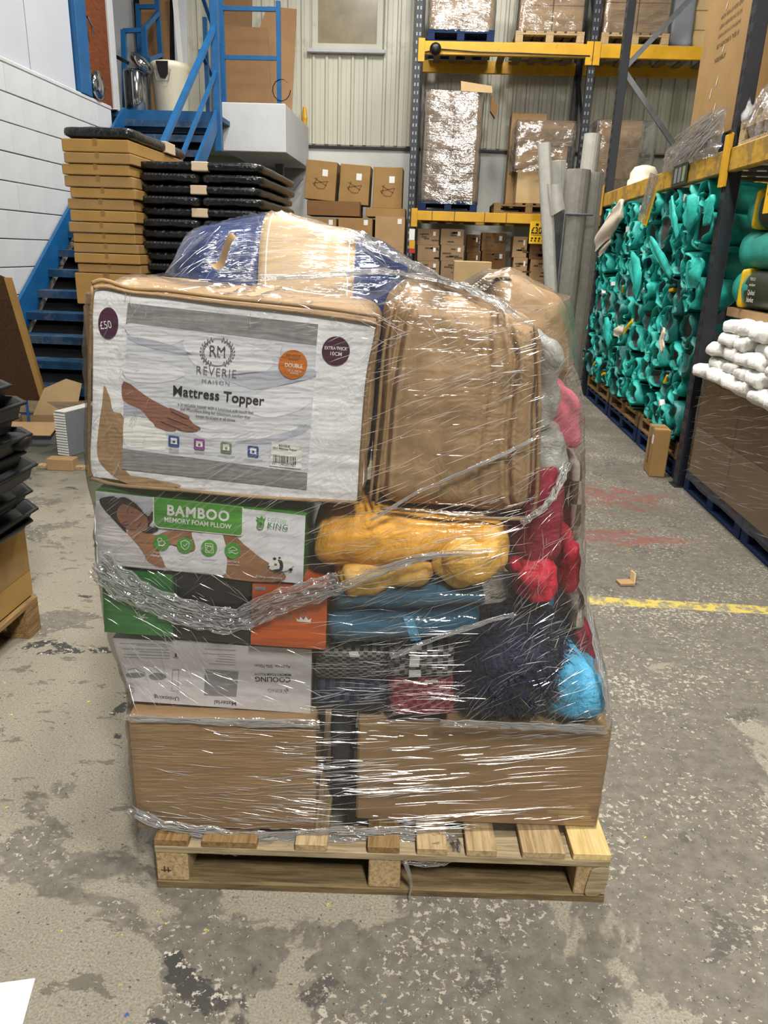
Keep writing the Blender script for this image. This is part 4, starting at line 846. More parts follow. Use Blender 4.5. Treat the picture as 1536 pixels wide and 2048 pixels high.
single('wrapping_sheet', MB().grid(lambda u, v: (at(1094+28*u+8*v, 368+65*v*(1-.25*u), Y=10.5+.08*math.sin(u*PI))+Vector((0, 0, 0))), 8, 6), 'carpetlt', 'grey sheet of wrapping folded open at the front of the rolls', 'sheet', smooth=True)

# ================================================================ right rack along the aisle
QX = 1.95; QD = 1.0; QY = [2.0, 5.70, 9.66]
QZ0, QZ1 = 2.22, 2.37
rk = root('pallet_rack', 'black rack with scuffed yellow beams along the right of the aisle', 'rack', (QX+.5, 5.7, 0))
for y in QY:
    for x in (QX+.0, QX+QD):
        p = part('upright', MB().box(x, x+.09, y-.05, y+.05, 0, 6.0, .005), 'rackblk', rk, ID)
        if x == QX:
            sl = MB()
            for z in [.1+.1*k for k in range(58)]: sl.box(x-.0015, x, y-.032, y-.014, z, z+.045).box(x-.0015, x, y+.014, y+.032, z, z+.045)
            part('slot', sl, 'hole', p, ID, kind='stuff')
            part('foot_plate', MB().box(x-.02, x+.12, y-.07, y+.07, 0, .008), 'rackblk', rk, ID)
    for k, (z0, z1) in enumerate(((.3, 1.2), (1.2, 2.1), (2.55, 3.65), (3.65, 4.75))):
        a, b = (QX+.045, QX+QD+.045) if k % 2 else (QX+QD+.045, QX+.045)
        part('brace', MB().bar((a, y, z0), (b, y, z1), .055, .03, (0, 1, 0)), 'rackblk' if k < 2 else 'galv', rk, ID)
for i in range(2):
    for x in (QX+.0, QX+QD):
        part('beam', MB().box(x-.012, x+.05, QY[i]+.05, QY[i+1]-.05, QZ0, QZ1, .008), 'yeldirty', rk, ID)
    for y, s in ((QY[i]+.05, 1), (QY[i+1]-.05, -1)):
        part('beam_connector', MB().box(QX-.022, QX-.002, y-s*.1, y+s*.02 if s > 0 else y+.1, QZ0-.09, QZ1+.09, .004) if s > 0 else MB().box(QX-.0245, QX-.0235, y-.02, y+.045, QZ0-.09, QZ1+.09, .004), 'yel', rk, ID)
    for q in range(9):
        y = QY[i]+.3+q*(QY[i+1]-QY[i]-.6)/8; part('deck_slat', MB().box(QX+.05, QX+QD, y-.05, y+.05, QZ1-.045, QZ1-.02), 'woodgrey', rk, ID)
r = root('beam_sign', 'small dark green and white label sign on the right yellow beam', 'sign', (QX-.03, 6.9, 2.3))
a = at(1344, 365, X=QX-.03); b = at(1376, 330, X=QX-.03)
yn, yf = b.y, a.y; part('plate', MB().box(QX-.034, QX-.026, yn, yf, 2.215, 2.375, .002), 'olive', r, ID)
for k in range(3): part('panel', MB().box(QX-.036, QX-.034, yn+.04+k*(yf-yn-.06)/3, yn+.0+(k+1)*(yf-yn-.06)/3, 2.24, 2.35), 'greyplas' if k else 'icon_g', r, ID)
# hanging price strip in a plastic sleeve
r = root('hanging_ticket', 'narrow yellow ticket in a clear sleeve hanging in front of the teal rolls', 'ticket', at(1310, 380, X=1.88))
q = [at(1283, 448, X=1.86), at(1292, 452, X=1.86), at(1313, 380, X=1.86), at(1307, 376, X=1.86)]
part('ticket', MB().slab(q, (.006, 0, 0)), 'signyel', r, ID)
q = [at(1275, 440, X=1.85), at(1290, 446, X=1.85), at(1318, 352, X=1.85), at(1300, 345, X=1.85)]; part('sleeve', MB().slab(q, (.004, 0, 0)), 'poly', r, ID)
r = root('price_card', 'yellow price card at the right edge hanging below the beam', 'sign', (QX-.04, 5.1, 2.0))
a = at(1530, 427, X=QX-.04); part('card', MB().box(QX-.044, QX-.038, a.y-.3, a.y+.03, a.z, a.z+.36), 'signyel', r, ID); part('print', MB().box(QX-.046, QX-.044, a.y-.26, a.y-.0, a.z+.1, a.z+.13).box(QX-.046, QX-.044, a.y-.26, a.y-.0, a.z+.2, a.z+.27), 'ink', r, ID)
# pallets below the teal rolls
for k in range(3):
    yc = 6.45+k*1.25
    pallet('blue_pallet', f'{["nearest", "middle", "farthest"][k]} blue pallet on the floor under the teal rolls', 1.2, .95, (QX+.52, yc, 0), PI/2, 'bluewood', .15, 6)
    pallet('wooden_pallet', f'{["nearest", "middle", "farthest"][k]} wooden pallet on the blue ones under the teal rolls', 1.2, .95, (QX+.52, yc, .152), PI/2, 'woodbrown', .14, 6)
# rolled teal quilted throws: an oval spiral showing its end to the aisle
def teal_proto(label, seed, rx, rz_, turns, mat, lmat, kind):
    """axis along -x (end facing the aisle); spiral of cloth with lining"""
    r = root('rolled_throw', label, 'rolled throw', (0, 0, 0), group='teal rolls piled on the right rack'); rg = random.Random(seed); N = int(turns*22); L = .5
    def sp(t, off=0):
        a = 2*PI*t*turns+seed; k = 1-.78*t*(1 if turns > 1.2 else .35); wob = 1+.10*math.sin(3*a+seed)+.05*math.sin(5*a+2*seed)
        return Vector((0, (rx*k*wob-off)*math.cos(a), (rz_*k*wob-off)*math.sin(a)))
    th = .022
    def shell(u, v):                                  # u round the cloth thickness, v along spiral
        p = sp(v); dn = Vector((0, math.cos(2*PI*v*turns+seed), math.sin(2*PI*v*turns+seed)))
        a = 2*PI*u; x = -.5*L+.012*math.sin(v*40+seed)
        c = [(x+.03, .5), (x, .35), (x-.008, 0), (x, -.35), (x+.03, -.5), (L*.45, -.5), (L*.45, .5)]
        i = int(round(u*7)) % 7; xx, o = c[i]
        return Vector((xx, 0, 0))+p+dn*(o*th*(1+.25*math.sin(v*55+seed*3)))
    part('quilted_cover', MB().grid(shell, 7, N, True), mat, r, smooth=True)
    part('lining', MB().grid(lambda u, v: Vector((-.5*L+.018+.05*u+.012*math.sin(v*9), 0, 0))+sp(v)*(.95-.9*u), 5, N), lmat, r, smooth=True)
    if kind == 1: part('care_tag', MB().box(-.5*L-.012, -.5*L+.03, -.02, .02, rz_*.55, rz_*.55+.05), 'paper', r)
    if kind == 2: part('yellow_tag', MB().box(-.5*L-.014, -.5*L+.03, -.012, .012, -rz_*.3, rz_*.2), 'yellowstrap', r)
    note_kids(r); return r
LBL = ['teal rolled quilted throw with a dark centre in the pile on the right rack', 'loosely rolled teal throw with a grey centre in the pile on the right rack', 'teal rolled throw with a white tag in the pile on the right rack', 'flattened teal rolled throw in the pile on the right rack', 'teal rolled throw with a yellow tag in the pile on the right rack']
protos = [teal_proto(LBL[0], 1, .15, .155, 1.45, 'teal', 'tealdk', 0), teal_proto(LBL[1], 2.3, .15, .16, 1.15, 'tealmid', 'greydark', 0), teal_proto(LBL[2], 3.1, .145, .155, 1.3, 'teal', 'tealdk', 1), teal_proto(LBL[3], 4.4, .16, .125, 1.2, 'teal', 'greydark', 0), teal_proto(LBL[4], 5.2, .15, .155, 1.3, 'tealmid', 'tealdk', 2)]
usedp = [False]*5; rg = random.Random(12)
rowz = .455; ri = 0
while rowz < 2.12:
    y = 6.0+(.14 if ri % 2 else 0)
    while y < 9.75:
        k = rg.choices(range(5), (4, 3, 2, 3, 1))[0]
        m = Matrix.Translation((QX+.27+rg.uniform(-.05, .03), y+rg.uniform(-.025, .025), rowz+rg.uniform(-.015, .015))) @ Matrix.Rotation(rg.uniform(-.12, .12), 4, 'Z') @ Matrix.Rotation(rg.uniform(-.15, .12), 4, 'Y') @ Matrix.Rotation(rg.uniform(0, 6.28) if k != 3 else rg.uniform(-.3, .3), 4, 'X') @ Matrix.Diagonal((1, rg.uniform(.92, 1.1), rg.uniform(.92, 1.1), 1))
        if not usedp[k]: usedp[k] = True; o = protos[k]; o.matrix_world = m; RM[o.name] = m
        else: o = link_copy(protos[k], None, m)
        y += .285
    rowz += .232; ri += 1
# loose ends hanging out of the pile
def tongue(label, px, x, mat, w=.06, name='loose_fold'):
    """strip of cloth hanging out of the pile: flat, folded lengthwise, with ruffled edges"""
    pts = cr([at(a, b, X=x+.06) for a, b in px], 5, False); m = len(pts); sd = w*100+len(px)
    def f(u, v):
        i = min(m-1, int(round(v*(m-1)))); p = pts[i]; d = (pts[min(m-1, i+1)]-pts[max(0, i-1)]).normalized(); s_ = d.cross(Vector((-1, 0, 0))).normalized(); k = w*(.55+.45*math.sin(PI*(.1+.8*v)))
        a = 2*PI*u; e_ = 1+.22*noise.noise(Vector((v*7, u*3, sd)))
        return p+s_*(math.cos(a)*k*e_)+Vector((-(math.sin(a)*.3+.18*math.sin(3*a+v*5))*k*.7, 0, 0))
    mb = MB().grid(f, 16, m-1, True); L_ = len(mb.v); mb.f.append(list(range(16))[::-1]); mb.f.append(list(range(L_-16, L_)))
    return single(name, mb, mat, label, 'throw', smooth=True)
tongue('cream fleece lining bulging out at the top left of the teal pile', [(1244, 415), (1228, 440), (1208, 465), (1192, 490)], 1.82, 'fleece', .13)
tongue('small cream fleece loop below the bulging cream lining', [(1222, 478), (1208, 495), (1198, 510)], 1.84, 'fleece', .05)
tongue('bright teal throw hanging out below the hanging ticket', [(1262, 520), (1272, 545), (1275, 570), (1270, 590)], 1.80, 'teal', .11)
tongue('bright teal throw draped over the pile near the front post, lower one', [(1388, 525), (1385, 545), (1402, 540)], 1.85, 'teal', .12)
tongue('bright teal strip slanting down the upper middle of the pile', [(1300, 480), (1312, 500), (1330, 530), (1342, 548)], 1.83, 'teal', .055)
tongue('bright teal strip hanging straight down under the beam sign', [(1342, 398), (1346, 430), (1352, 455), (1356, 475)], 1.84, 'teal', .05)
tongue('large bright teal fold at the top of the pile beside the front post', [(1420, 395), (1418, 420), (1414, 450)], 1.86, 'teal', .09)
tongue('rounded teal throw end right under the beam sign', [(1375, 412), (1384, 425), (1386, 450)], 1.83, 'teal', .13)
tongue('teal throw end drooping low at the left of the pile', [(1210, 645), (1215, 665), (1220, 690)], 1.82, 'teal', .1)
tongue('yellow strap poking out of the left of the teal pile', [(1247, 668), (1254, 655), (1266, 641)], 1.80, 'yellowstrap', .028, 'yellow_strap')
tongue('short pale grey slipper-like end beside the yellow strap', [(1228, 665), (1238, 662), (1246, 658)], 1.80, 'fleece', .05)
tongue('cream lining strip low in the right of the teal pile', [(1326, 700), (1323, 680), (1329, 660)], 1.84, 'fleece', .05)
# top layer squeezed under the beam
for k, (x, y) in enumerate(((1262, 392), (1330, 380))):
    p = at(x, y, X=QX+.1); single('loose_fold', soft(.4, .5, .2, .09, 8, .02, 6, k+20), 'teal', f'{["far", "near"][k]} teal throw squeezed flat under the right yellow beam', 'throw', (QX+.3, p.y, 2.0), smooth=True)
# carton leaning at the post foot
a = at(1313, 955, Z=0); c = carton('leaning_carton', 'narrow brown carton with a white label standing beside the black post foot', .12, .24, .38, (QX-.07, 6.02, .001), -.06, 'card2')
part('label', MB().box(-.0615, -.0605, -.09, -.04, .26, .33), 'paper', c); part('print', MB().box(-.0615, -.0605, .0, .012, .08, .3).box(-.0615, -.0605, .03, .038, .08, .3), 'brownink', c)
# near bay: wrapped carton with white padded packs on top
for k in range(2): pallet('blue_pallet', f'{["nearer", "farther"][k]} blue pallet under the film wrapped brown block on the right', 1.1, .95, (QX+.52, 3.95+k*1.12, 0), PI/2, 'bluewood', .15, 6)
yb0, yb1 = 3.42, 5.56
for k in range(3):
    for j in range(2):
        L = (yb1-yb0)/3
        carton('block_carton', f'{["near", "middle", "far"][k]} {["lower", "upper"][j]} carton of the film wrapped brown block on the right', .86, L-.012, .345, (QX+.47, yb0+L*(k+.5), .154+j*.35), 0, ['card3', 'carddk'][j], seam='y', tape=False)
wrap('stretch_wrap', 'clear film round the brown carton block on the right', .92, yb1-yb0+.03, .12, .86, (QX+.47, (yb0+yb1)/2, 0), seed=21, nfold=0, amp=.006, mat='film', top=False)
fm = MB(); rg = random.Random(8)
for _ in range(150):
    y = rg.uniform(yb0+.25, yb1-.05); z = rg.uniform(.17, .84); L = rg.uniform(.12, .5); sl = .22+rg.uniform(-.12, .12); wv = rg.uniform(.0014, .0034)
    p, q = Vector((QX-.008, min(yb1, y+L/2), z-sl*L/2)), Vector((QX-.008, y-L/2, z+sl*L/2)); p.z = max(.14, p.z); q.z = min(.87, q.z); m = (p+q)/2
    fm.add([p, m+Vector((0, 0, wv)), q, m-Vector((0, 0, wv)), m+Vector((-wv*1.5, 0, 0))], [(0, 4, 3), (3, 4, 2), (2, 4, 1), (1, 4, 0)])
part('fold', fm, 'fold', [o for o in bpy.data.objects if o.get('label') == 'clear film round the brown carton block on the right'][0], ID, kind='stuff')
pk = []
for k in range(3): pk.append(soft(.42, .24, .085, .04, 9, .016, 9, 30+k, puff=.012).mesh('padded_pack', 'glove', None, True))
rg = random.Random(4); z = .868; rr_ = 0
lay = ['bottom', 'second', 'third', 'fourth', 'top']
while rr_ < 5:
    y = yb1-.1-.06*rr_-(.1 if rr_ % 2 else 0); ii = 0
    while y > 3.9:
        o = bpy.data.objects.new('padded_pack', pk[rg.randrange(3)]); COL.objects.link(o)
        o.matrix_world = Matrix.Translation((QX+.17+.015*rr_+rg.uniform(-.03, .03), y, z+rg.uniform(-.006, .006))) @ Matrix.Rotation(rg.uniform(-.25, .25), 4, 'Z') @ Matrix.Rotation(rg.uniform(-.06, .1), 4, 'X')
        tag(o, f'white padded pack in the {lay[rr_]} layer of the pile on the brown wrapped block' if ii else f'white padded pack at the far end of the {lay[rr_]} layer, next to the black post', 'padded pack', 'white packs on the wrapped block'); ii += 1
        y -= .25
    z += .083; rr_ += 1
# bedding packs behind
bx = QX+.12
carton('flat_carton', 'flat brown carton under the green bedding packs behind the white pile', .6, 1.4, .06, (bx+.33, 4.96, 1.285), 0, 'card', seam='y')
def duvet(label, y0, y1, z0, h, mat, sleeve, seed, txt=None):
    r = root('bedding_pack', label, 'bedding pack', (bx+.27, (y0+y1)/2, z0)); w = y1-y0
    part('duvet', soft(.52, w, h, h*.45, 12, .012, 5, seed), mat, r, smooth=True)
    if sleeve:
        sl = soft(.53, w*.8, h*1.02, h*.42, 10, .004, 4, seed+3); o = part('sleeve', sl, 'olive', r, smooth=True); o.location = (0, -w*.06, 0)
        for s in (-1, 1): o = part('strap', soft(.54, .06, h*1.03, h*.42, 8, .002, 4, seed+4), 'yellowstrap', r, smooth=True); o.location = (0, -w*.06+s*w*.385, 0)
        if txt:
            for i, (s, zz, ww, hs) in enumerate(txt): part('lettering', text_mb(s, (-.275, w*.2, h*zz), (-.275, w*.2-ww, h*zz), (-1, 0, 0), .002, hs), 'whiteink', r)
    return r
duvet('sea green bedding pack with olive sleeve, yellow strap and white lettering', 4.3, 5.66, 1.355, .25, 'tealbag', True, 41, (('TESCO', .74, .085, .9), ('outdoor', .6, .10, .9), ('Quilted', .38, .11, 1.2), ('blanket', .2, .11, 1.2)))
duvet('long plain sea green bolster between the two olive sleeved packs', 4.2, 5.68, 1.61, .24, 'tealbag', False, 47)
duvet('upper sea green pack with olive sleeve below the right beam', 4.3, 5.64, 1.855, .24, 'tealbag', True, 53)
# upper level of right rack
z0 = QZ1+.002
pallet('blue_pallet', 'dark pallet under the huge upright carton on the right rack', 1.2, .9, (QX+.5, 6.6, z0), PI/2, 'bluewood', .13, 6)
a = at(1376, 245, X=QX+.03); b = at(1468, 230, X=QX+.03)
yb, ya = 6.85, 5.86
c = carton('tall_carton', 'huge upright brown carton with small upside-down print on the right rack', .8, ya*0+yb-ya, 1.55, (QX+.45, (ya+yb)/2, z0+.135), 0, 'card2', seam='y')
for i, s in enumerate(('IF SEAL IS BROKEN OR', 'SHORTAGE IS FOUND PLEASE', 'NOTE ON DELIVERY SHEET', 'AND SIGN IT FOR NOW')):
    z = .62+.062*i; part('lettering', text_mb(s, (-.401, -.30, z+.03), (-.401, .13, z+.03), (-1, 0, 0), .001, 1.0), 'brownink', c)
part('lettering', text_mb('ATTENTION', (-.401, -.1, .56), (-.401, .12, .56), (-1, 0, 0), .001, 1.1, .01), 'brownink', c)
for k, (y, z, L) in enumerate(((-.05, .62, .05), (-.02, .42, .06), (.08, .36, .07), (-.06, .24, .06), (.02, .9, .05))): part('scuff', MB().slab([(-.402, y, z), (-.402, y+.012, z-.01), (-.402, y+.03, z-L), (-.402, y+.018, z-L+.006)], (-.002, 0, 0)), 'paper', c)
# film trailing off the pallet
wr = root('stretch_wrap', 'torn clear film hanging round the foot of the huge carton on the right rack', 'stretch wrap', (QX+.4, 6.6, z0))
part('sleeve', MB().grid(lambda u, v: (QX-.015-.02*math.sin(u*9)+.03*noise.noise(Vector((u*14, v*7, 2))), 5.85+1.35*u, z0-.02+(.30-.12*u)*v+.02*noise.noise(Vector((u*9, v*5, 7)))), 60, 14), 'film_d', wr, ID, smooth=True)
fm = MB(); rg = random.Random(9)
for _ in range(50):
    y0_ = rg.uniform(5.85, 6.4); y1_ = y0_+rg.uniform(.3, .9); zA = z0+rg.uniform(.12, .3); zB = zA-rg.uniform(.05, .2)
    fm.tube([(QX-.04, y0_, zA), (QX-.05, (y0_+y1_)/2, (zA+zB)/2-.01), (QX-.04, min(7.3, y1_), max(z0+.0, zB))], rg.uniform(.0015, .004), 4)
part('strand', fm, 'fold', wr, ID, kind='stuff')
pallet('wooden_pallet', 'broken wooden pallet with torn white film at the upper right edge', 1.2, .9, (QX+.46, 5.0, z0), PI/2, 'wood', .14, 6)
wr = root('torn_film', 'ragged strips of white film on the upper right pallet', 'film', (QX+.3, 5.2, z0+.15))
for k in range(6):
    y = 5.55-.14*k; part('strip', MB().grid(lambda u, v: (QX+.0+.02*math.sin(v*8+k)+.05*u, y-.09*u+.03*noise.noise(Vector((u*4, v*6, k))), z0+.02+.26*v-.05*math.sin(u*5+k)+.04*noise.noise(Vector((u*3, v*8, k+9)))), 6, 10), 'film_d', wr, ID, smooth=True)
carton('brown_carton', 'brown carton on the broken pallet at the upper right edge', .7, .8, .9, (QX+.55, 4.9, z0+.145), 0, 'card2')
# cap stays on the deck of the right rack

# ================================================================ the wrapped pallet load (load frame: x right, y away from the aisle viewer, z up)
def qsoft(px, v, depth, r=.03, n=18, amp=.006, fr=6, seed=0, puff=0, zmin=None, grooves=()):
    """soft block whose front outline bl, br, tr, tl is given on the plane y = v of the load"""
    c = [lv(x, y, v) for x, y in px]
    if zmin is not None:
        for i in (0, 1): c[i].z = max(zmin, c[i].z)
    w = ((c[1]-c[0]).length+(c[2]-c[3]).length)/2; h = ((c[3]-c[0]).length+(c[2]-c[1]).length)/2
    mb = soft(w, depth, h, r, n, amp, fr, seed, puff)
    for i, p in enumerate(mb.v):
        s = p.x/w+.5; t = p.z/h; f = c[0]*(1-s)*(1-t)+c[1]*s*(1-t)+c[2]*s*t+c[3]*(1-s)*t
        gy = 0
        if p.y < 0:
            for tab, gd, gw in grooves:
                q = (s-interp(tab, t))/gw
                if abs(q) < 4: gy += gd*(math.exp(-q*q)-.55*math.exp(-(q-1.8)**2)-.4*math.exp(-(q+1.9)**2))*min(1, 6*t+.2, 6*(1-t)+.2)
        mb.v[i] = Vector((f.x, v+depth/2+p.y+gy, f.z))
    return mb
def cen(mb):
    return Vector((sum(p.x for p in mb.v)/len(mb.v), sum(p.y for p in mb.v)/len(mb.v), min(p.z for p in mb.v)))
def lroot(name, label, cat, base, group=None): return root(name, label, cat, base, 0, group, LM)
def lthing(name, label, cat, mb, mat, partname='body', group=None, smooth=True):
    r = lroot(name, label, cat, cen(mb), group); part(partname, mb, mat, r, LM, smooth); return r
def pbox(px, v, depth, mat, name, label, cat='cardboard box', b=.004, group=None):
    """box-shaped pack with a flat front bl, br, tr, tl on the plane y = v"""
    c = [lv(x, y, v) for x, y in px]; mb = MB().box(-.5, .5, 0, depth, 0, 1)
    mb = MB(); mb.slab([c[0], c[1], c[2], c[3]], (0, depth, 0)); mb.f = [f[::-1] for f in mb.f]
    r = lroot(name, label, cat, cen(mb), group); part('body', mb, mat, r, LM); return r
def decal(name, par, pts, v, mat, smooth=0, label=None):
    p = [lv(x, y, v) for x, y in pts]
    if smooth: p = cr(p, smooth)
    return part(name, MB().poly(p), mat, par, LM, label=label)
def ltext(par, s, p0, p1, v, mat, hs=1.0, bold=0, spacing=1.0, name='lettering'):
    return part(name, text_mb(s, lv(*p0, v), lv(*p1, v), (0, -1, 0), 0, hs, bold, spacing), mat, par, LM)
def circ(cx, cy, rx, ry=None, n=28): ry = ry or rx; return [(cx+rx*math.cos(2*PI*k/n), cy+ry*math.sin(2*PI*k/n)) for k in range(n)]
def stroke(name, par, pl, v, w, mat):
    mb = MB()
    for pts in pl:
        q = [lv(x, y, v) for x, y in pts]
        for a, b in zip(q, q[1:]): mb.bar(a, b, .0006, w, (0, 0, 1)) if abs((b-a).normalized().z) < .95 else mb.bar(a, b, w, .0006, (0, 1, 0))
    return part(name, mb, mat, par, LM)

LOAD0 = set(o.name for o in bpy.data.objects)
# ---- the pallet
bl = [(0, .09), (.125, .27), (.37, .455), (.56, .645), (.69, .77), (.82, .9), (.967, 1.08), (1.1, 1.2)]
r = lroot('wooden_pallet', 'pale wooden pallet carrying the film wrapped load of bedding', 'pallet', (.6, .5, 0))
hp, t_ = .162, .022
for i, (a, b) in enumerate(bl): part('deck_board', MB().box(a, b, .0, 1.0, hp-t_, hp, .002), ['woodbrown', 'woodbrown', 'wood', 'woodbrown', 'wood', 'wood', 'wood', 'woodpale'][i], r, LM)
for y in (.0, .45, .9):
    part('cross_board', MB().box(.0, 1.2, y, y+.1, hp-2*t_, hp-t_, .002), 'woodx', r, LM)
    for x in (0, .565, 1.115):
        bk = part('block', MB().box(x, x+.085, y+.004, y+.1, t_, hp-2*t_, .003), 'wood', r, LM)
        if y == 0 and x > 1: part('torn_paper', MB().slab(cr([(1.145, .002, .03), (1.15, .002, .09), (1.16, .002, .112), (1.197, .002, .116), (1.199, .002, .06), (1.185, .002, .028), (1.165, .002, .022)], 3), (0, -.003, 0)), 'woodx', bk, LM)
        if y == 0 and x == 0: part('stencil_mark', MB().box(.012, .04, .003, .0035, .055, .058).box(.02, .024, .003, .0035, .05, .07).box(.03, .034, .003, .0035, .05, .066), 'brownink', bk, LM)
    part('bottom_board', MB().box(.0, 1.2, y, y+.1, 0, t_, .002), 'woodxd', r, LM)
for x in (0, 1.1): part('side_board', MB().box(x, x+.1, .1, .9, 0, t_, .002), 'woodbrown', r, LM)
zd = hp+.001
# ---- bottom cartons
Lc = lambda f: lv(f[0], f[1], .03)
c = carton('large_carton', 'wide brown carton at the bottom left of the wrapped load', .475, .5, .338, (.175, .29, zd), .03, 'card', LM)
c = carton('large_carton', 'long brown carton at the bottom right of the wrapped load', .66, .75, .312, (.855, .47, zd), 0, 'card', LM)
part('glue_print', MB().box(.19, .30, -.377, -.3755, .045, .055).box(.22, .31, -.377, -.3755, .03, .038).box(.16, .26, -.377, -.3755, .06, .066), 'card4', c)
single('bundle_end', soft(.06, .5, .33, .02, 10, .004, 8, 2), 'charcoal', 'charcoal folded pack wedged between the two bottom cartons', 'pack', (.477, .42, zd), frame=LM, smooth=True)

# ---- white upside-down pillow box
KC = lambda x, y: (200+x/3.339, 1250+y/3.339)
v0 = .085
cool = pbox([KC(215, 508), KC(1405, 592), KC(1415, 165), KC(82, 86)], v0, .42, 'whitecard', 'pillow_box', 'white upside-down COOLING memory foam pillow box above the left carton', 'pillow box')
v1 = v0-.0008
ltext(cool, 'COOLING', KC(1272, 352), KC(1035, 346), v1, 'ink', 1.0, .02); ltext(cool, 'MEMORY FOAM PLLOW', KC(1275, 326), KC(1030, 321), v1, 'ink', 1.15, .015); ltext(cool, 'Approx. 50x70cm', KC(1273, 272), KC(1033, 262), v1, 'greyink', 1.0, .01)
ltext(cool, 'KING', KC(1215, 430), KC(1122, 426), v1, 'paleink', 1.0); ltext(cool, 'COTTON', KC(1262, 455), KC(1222, 453), v1, 'paleink'); ltext(cool, 'Unboxing', KC(527, 482), KC(360, 470), v1, 'greyink', 1.0, .015); ltext(cool, 'Material', KC(910, 512), KC(763, 502), v1, 'greyink', 1.0, .015); ltext(cool, '48h', KC(188, 449), KC(150, 446), v1, 'greyink')
decal('logo_mark', cool, [KC(1246, 420), KC(1262, 437), KC(1246, 454), KC(1230, 437)], v1, 'paleink')
decal('material_photo', cool, [KC(695, 470), KC(910, 480), KC(925, 310), KC(700, 292)], v1, 'paleink')
for (cx, cy, rx, ry) in ((235, 335, 65, 18), (385, 345, 60, 24)): decal('drawing', cool, [KC(*p) for p in circ(cx, cy, rx, ry, 20)], v1, 'paleink')
stroke('line_drawing', cool, [[KC(485, 300), KC(480, 440), KC(520, 442), KC(527, 300), KC(485, 300)], [KC(p[0], p[1]) for p in circ(210, 437, 18, 18, 12)], [KC(180, 300), KC(235, 290), KC(300, 322)], [KC(340, 300), KC(350, 325), KC(385, 320)]], v1, .0008, 'greyink')
rg = random.Random(2); lines = []
for (xa, xb, ya, yb_, n) in ((130, 465, 122, 135, 2), (150, 465, 158, 215, 4), (700, 905, 160, 172, 1), (690, 905, 190, 258, 5)):
    for k in range(n): y = ya+(yb_-ya)*k/max(1, n-1); s = rg.uniform(0, 120) if k else 0; lines.append([KC(xa+s, y), KC(xb, y+10)])
stroke('small_print', cool, lines, v1, .0011, 'paleink')
decal('download_mark', cool, [KC(498, 190), KC(512, 190), KC(515, 215), KC(500, 215)], v1, 'ink')
stroke('mark_arc', cool, [[KC(488, 212), KC(500, 222), KC(525, 222)]], v1, .0008, 'ink')
# ---- green, black and orange box ends
v0 = .06
gb = pbox([(209, 1264), (346, 1274), (344, 1150), (203, 1133)], v0, .44, 'greenbox', 'pillow_box', 'dark green pillow box end at the left of the load', 'pillow box')
ltext(gb, 'KING', (292, 1212), (283, 1164), v0-.001, 'whiteink', 1.0, .01); ltext(gb, 'COTTON', (274, 1210), (268, 1165), v0-.001, 'paleink', 1.0)
stroke('flower_mark', gb, [[(278, 1226), (284, 1240), (290, 1228), (282, 1234), (296, 1236)], [p for p in circ(274, 1222, 4, 4, 8)]], v0-.001, .001, 'whiteink')
bb = pbox([(348, 1274), (498, 1290), (500, 1166), (346, 1150)], v0+.02, .42, 'blackcard', 'pillow_box', 'black pillow box between the green and orange box ends', 'pillow box')
decal('panel_line', bb, [(351, 1155), (353, 1155), (355, 1270), (353, 1270)], v0+.0192, 'greyink')
og = pbox([(501, 1289), (651, 1299), (655, 1174), (505, 1168)], v0-.01, .42, 'orangebox', 'pillow_box', 'orange pillow box end beside the black one', 'pillow box')
vo = v0-.011
decal('crown_mark', og, [(594, 1243), (621, 1245), (623, 1236), (617, 1240), (612, 1233), (607, 1240), (601, 1233), (598, 1240), (592, 1236)], vo, 'whiteink')
part('ring_mark', MB().tube([lv(x, y, vo) for x, y in circ(607, 1226, 8, 8, 14)+[(615, 1226)]], .0012, 4), 'paleink', og, LM)
ltext(og, 'KING', (585, 1229), (553, 1225), vo, 'paleink'); ltext(og, 'COTTON', (585, 1238), (553, 1236), vo, 'paleink')
decal('edge_label', og, [(509, 1173), (531, 1174), (531, 1181), (509, 1180)], vo, 'paleink')

# ---- bamboo pillow box with printed photograph
K7 = lambda x, y: (170+x/3.012, 950+y/3.012)
K8 = lambda x, y: (180+x/6.4, 970+y/6.4)
v0 = .05
bam = pbox([K7(72, 535), K7(1312, 655), K7(1330, 242), K7(62, 92)], v0, .95, 'greenprint', 'pillow_box', 'green BAMBOO memory foam pillow box with a photo of a person asleep', 'pillow box')
e = [0]
def lay(): e[0] += 1; return v0-.0006*e[0]
decal('photo_print', bam, [K7(72, 535), K7(1312, 655), K7(1328, 245), K7(64, 96)], lay(), 'print_lt')
decal('sheet_print', bam, [K7(72, 535), K7(800, 605), K7(540, 560), K7(72, 440)], lay(), 'whitecard')
decal('cushion_print', bam, [K7(66, 100), K7(410, 135), K7(405, 235), K7(330, 240), K7(230, 160), K7(66, 150)], lay(), 'print_sh')
decal('pillow_print', bam, [K8(*p) for p in ((66, 280), (170, 290), (300, 430), (500, 640), (640, 830), (700, 930), (830, 1015), (880, 1035), (600, 1020), (400, 990), (220, 900), (76, 740))], lay(), 'whitecard', 3)
decal('hip_print', bam, [K7(*p) for p in ((745, 375), (880, 355), (960, 420), (1060, 500), (1200, 590), (1180, 640), (990, 640), (790, 608), (735, 575), (705, 480))], lay(), 'skin2', 3)
decal('body_print', bam, [K8(*p) for p in ((470, 600), (600, 570), (720, 600), (850, 640), (1000, 590), (1280, 590), (1360, 660), (1350, 820), (1290, 850), (1040, 760), (930, 860), (965, 1040), (870, 1045), (790, 1010), (730, 965), (690, 880), (640, 800), (560, 700))], lay(), 'skin2', 3)
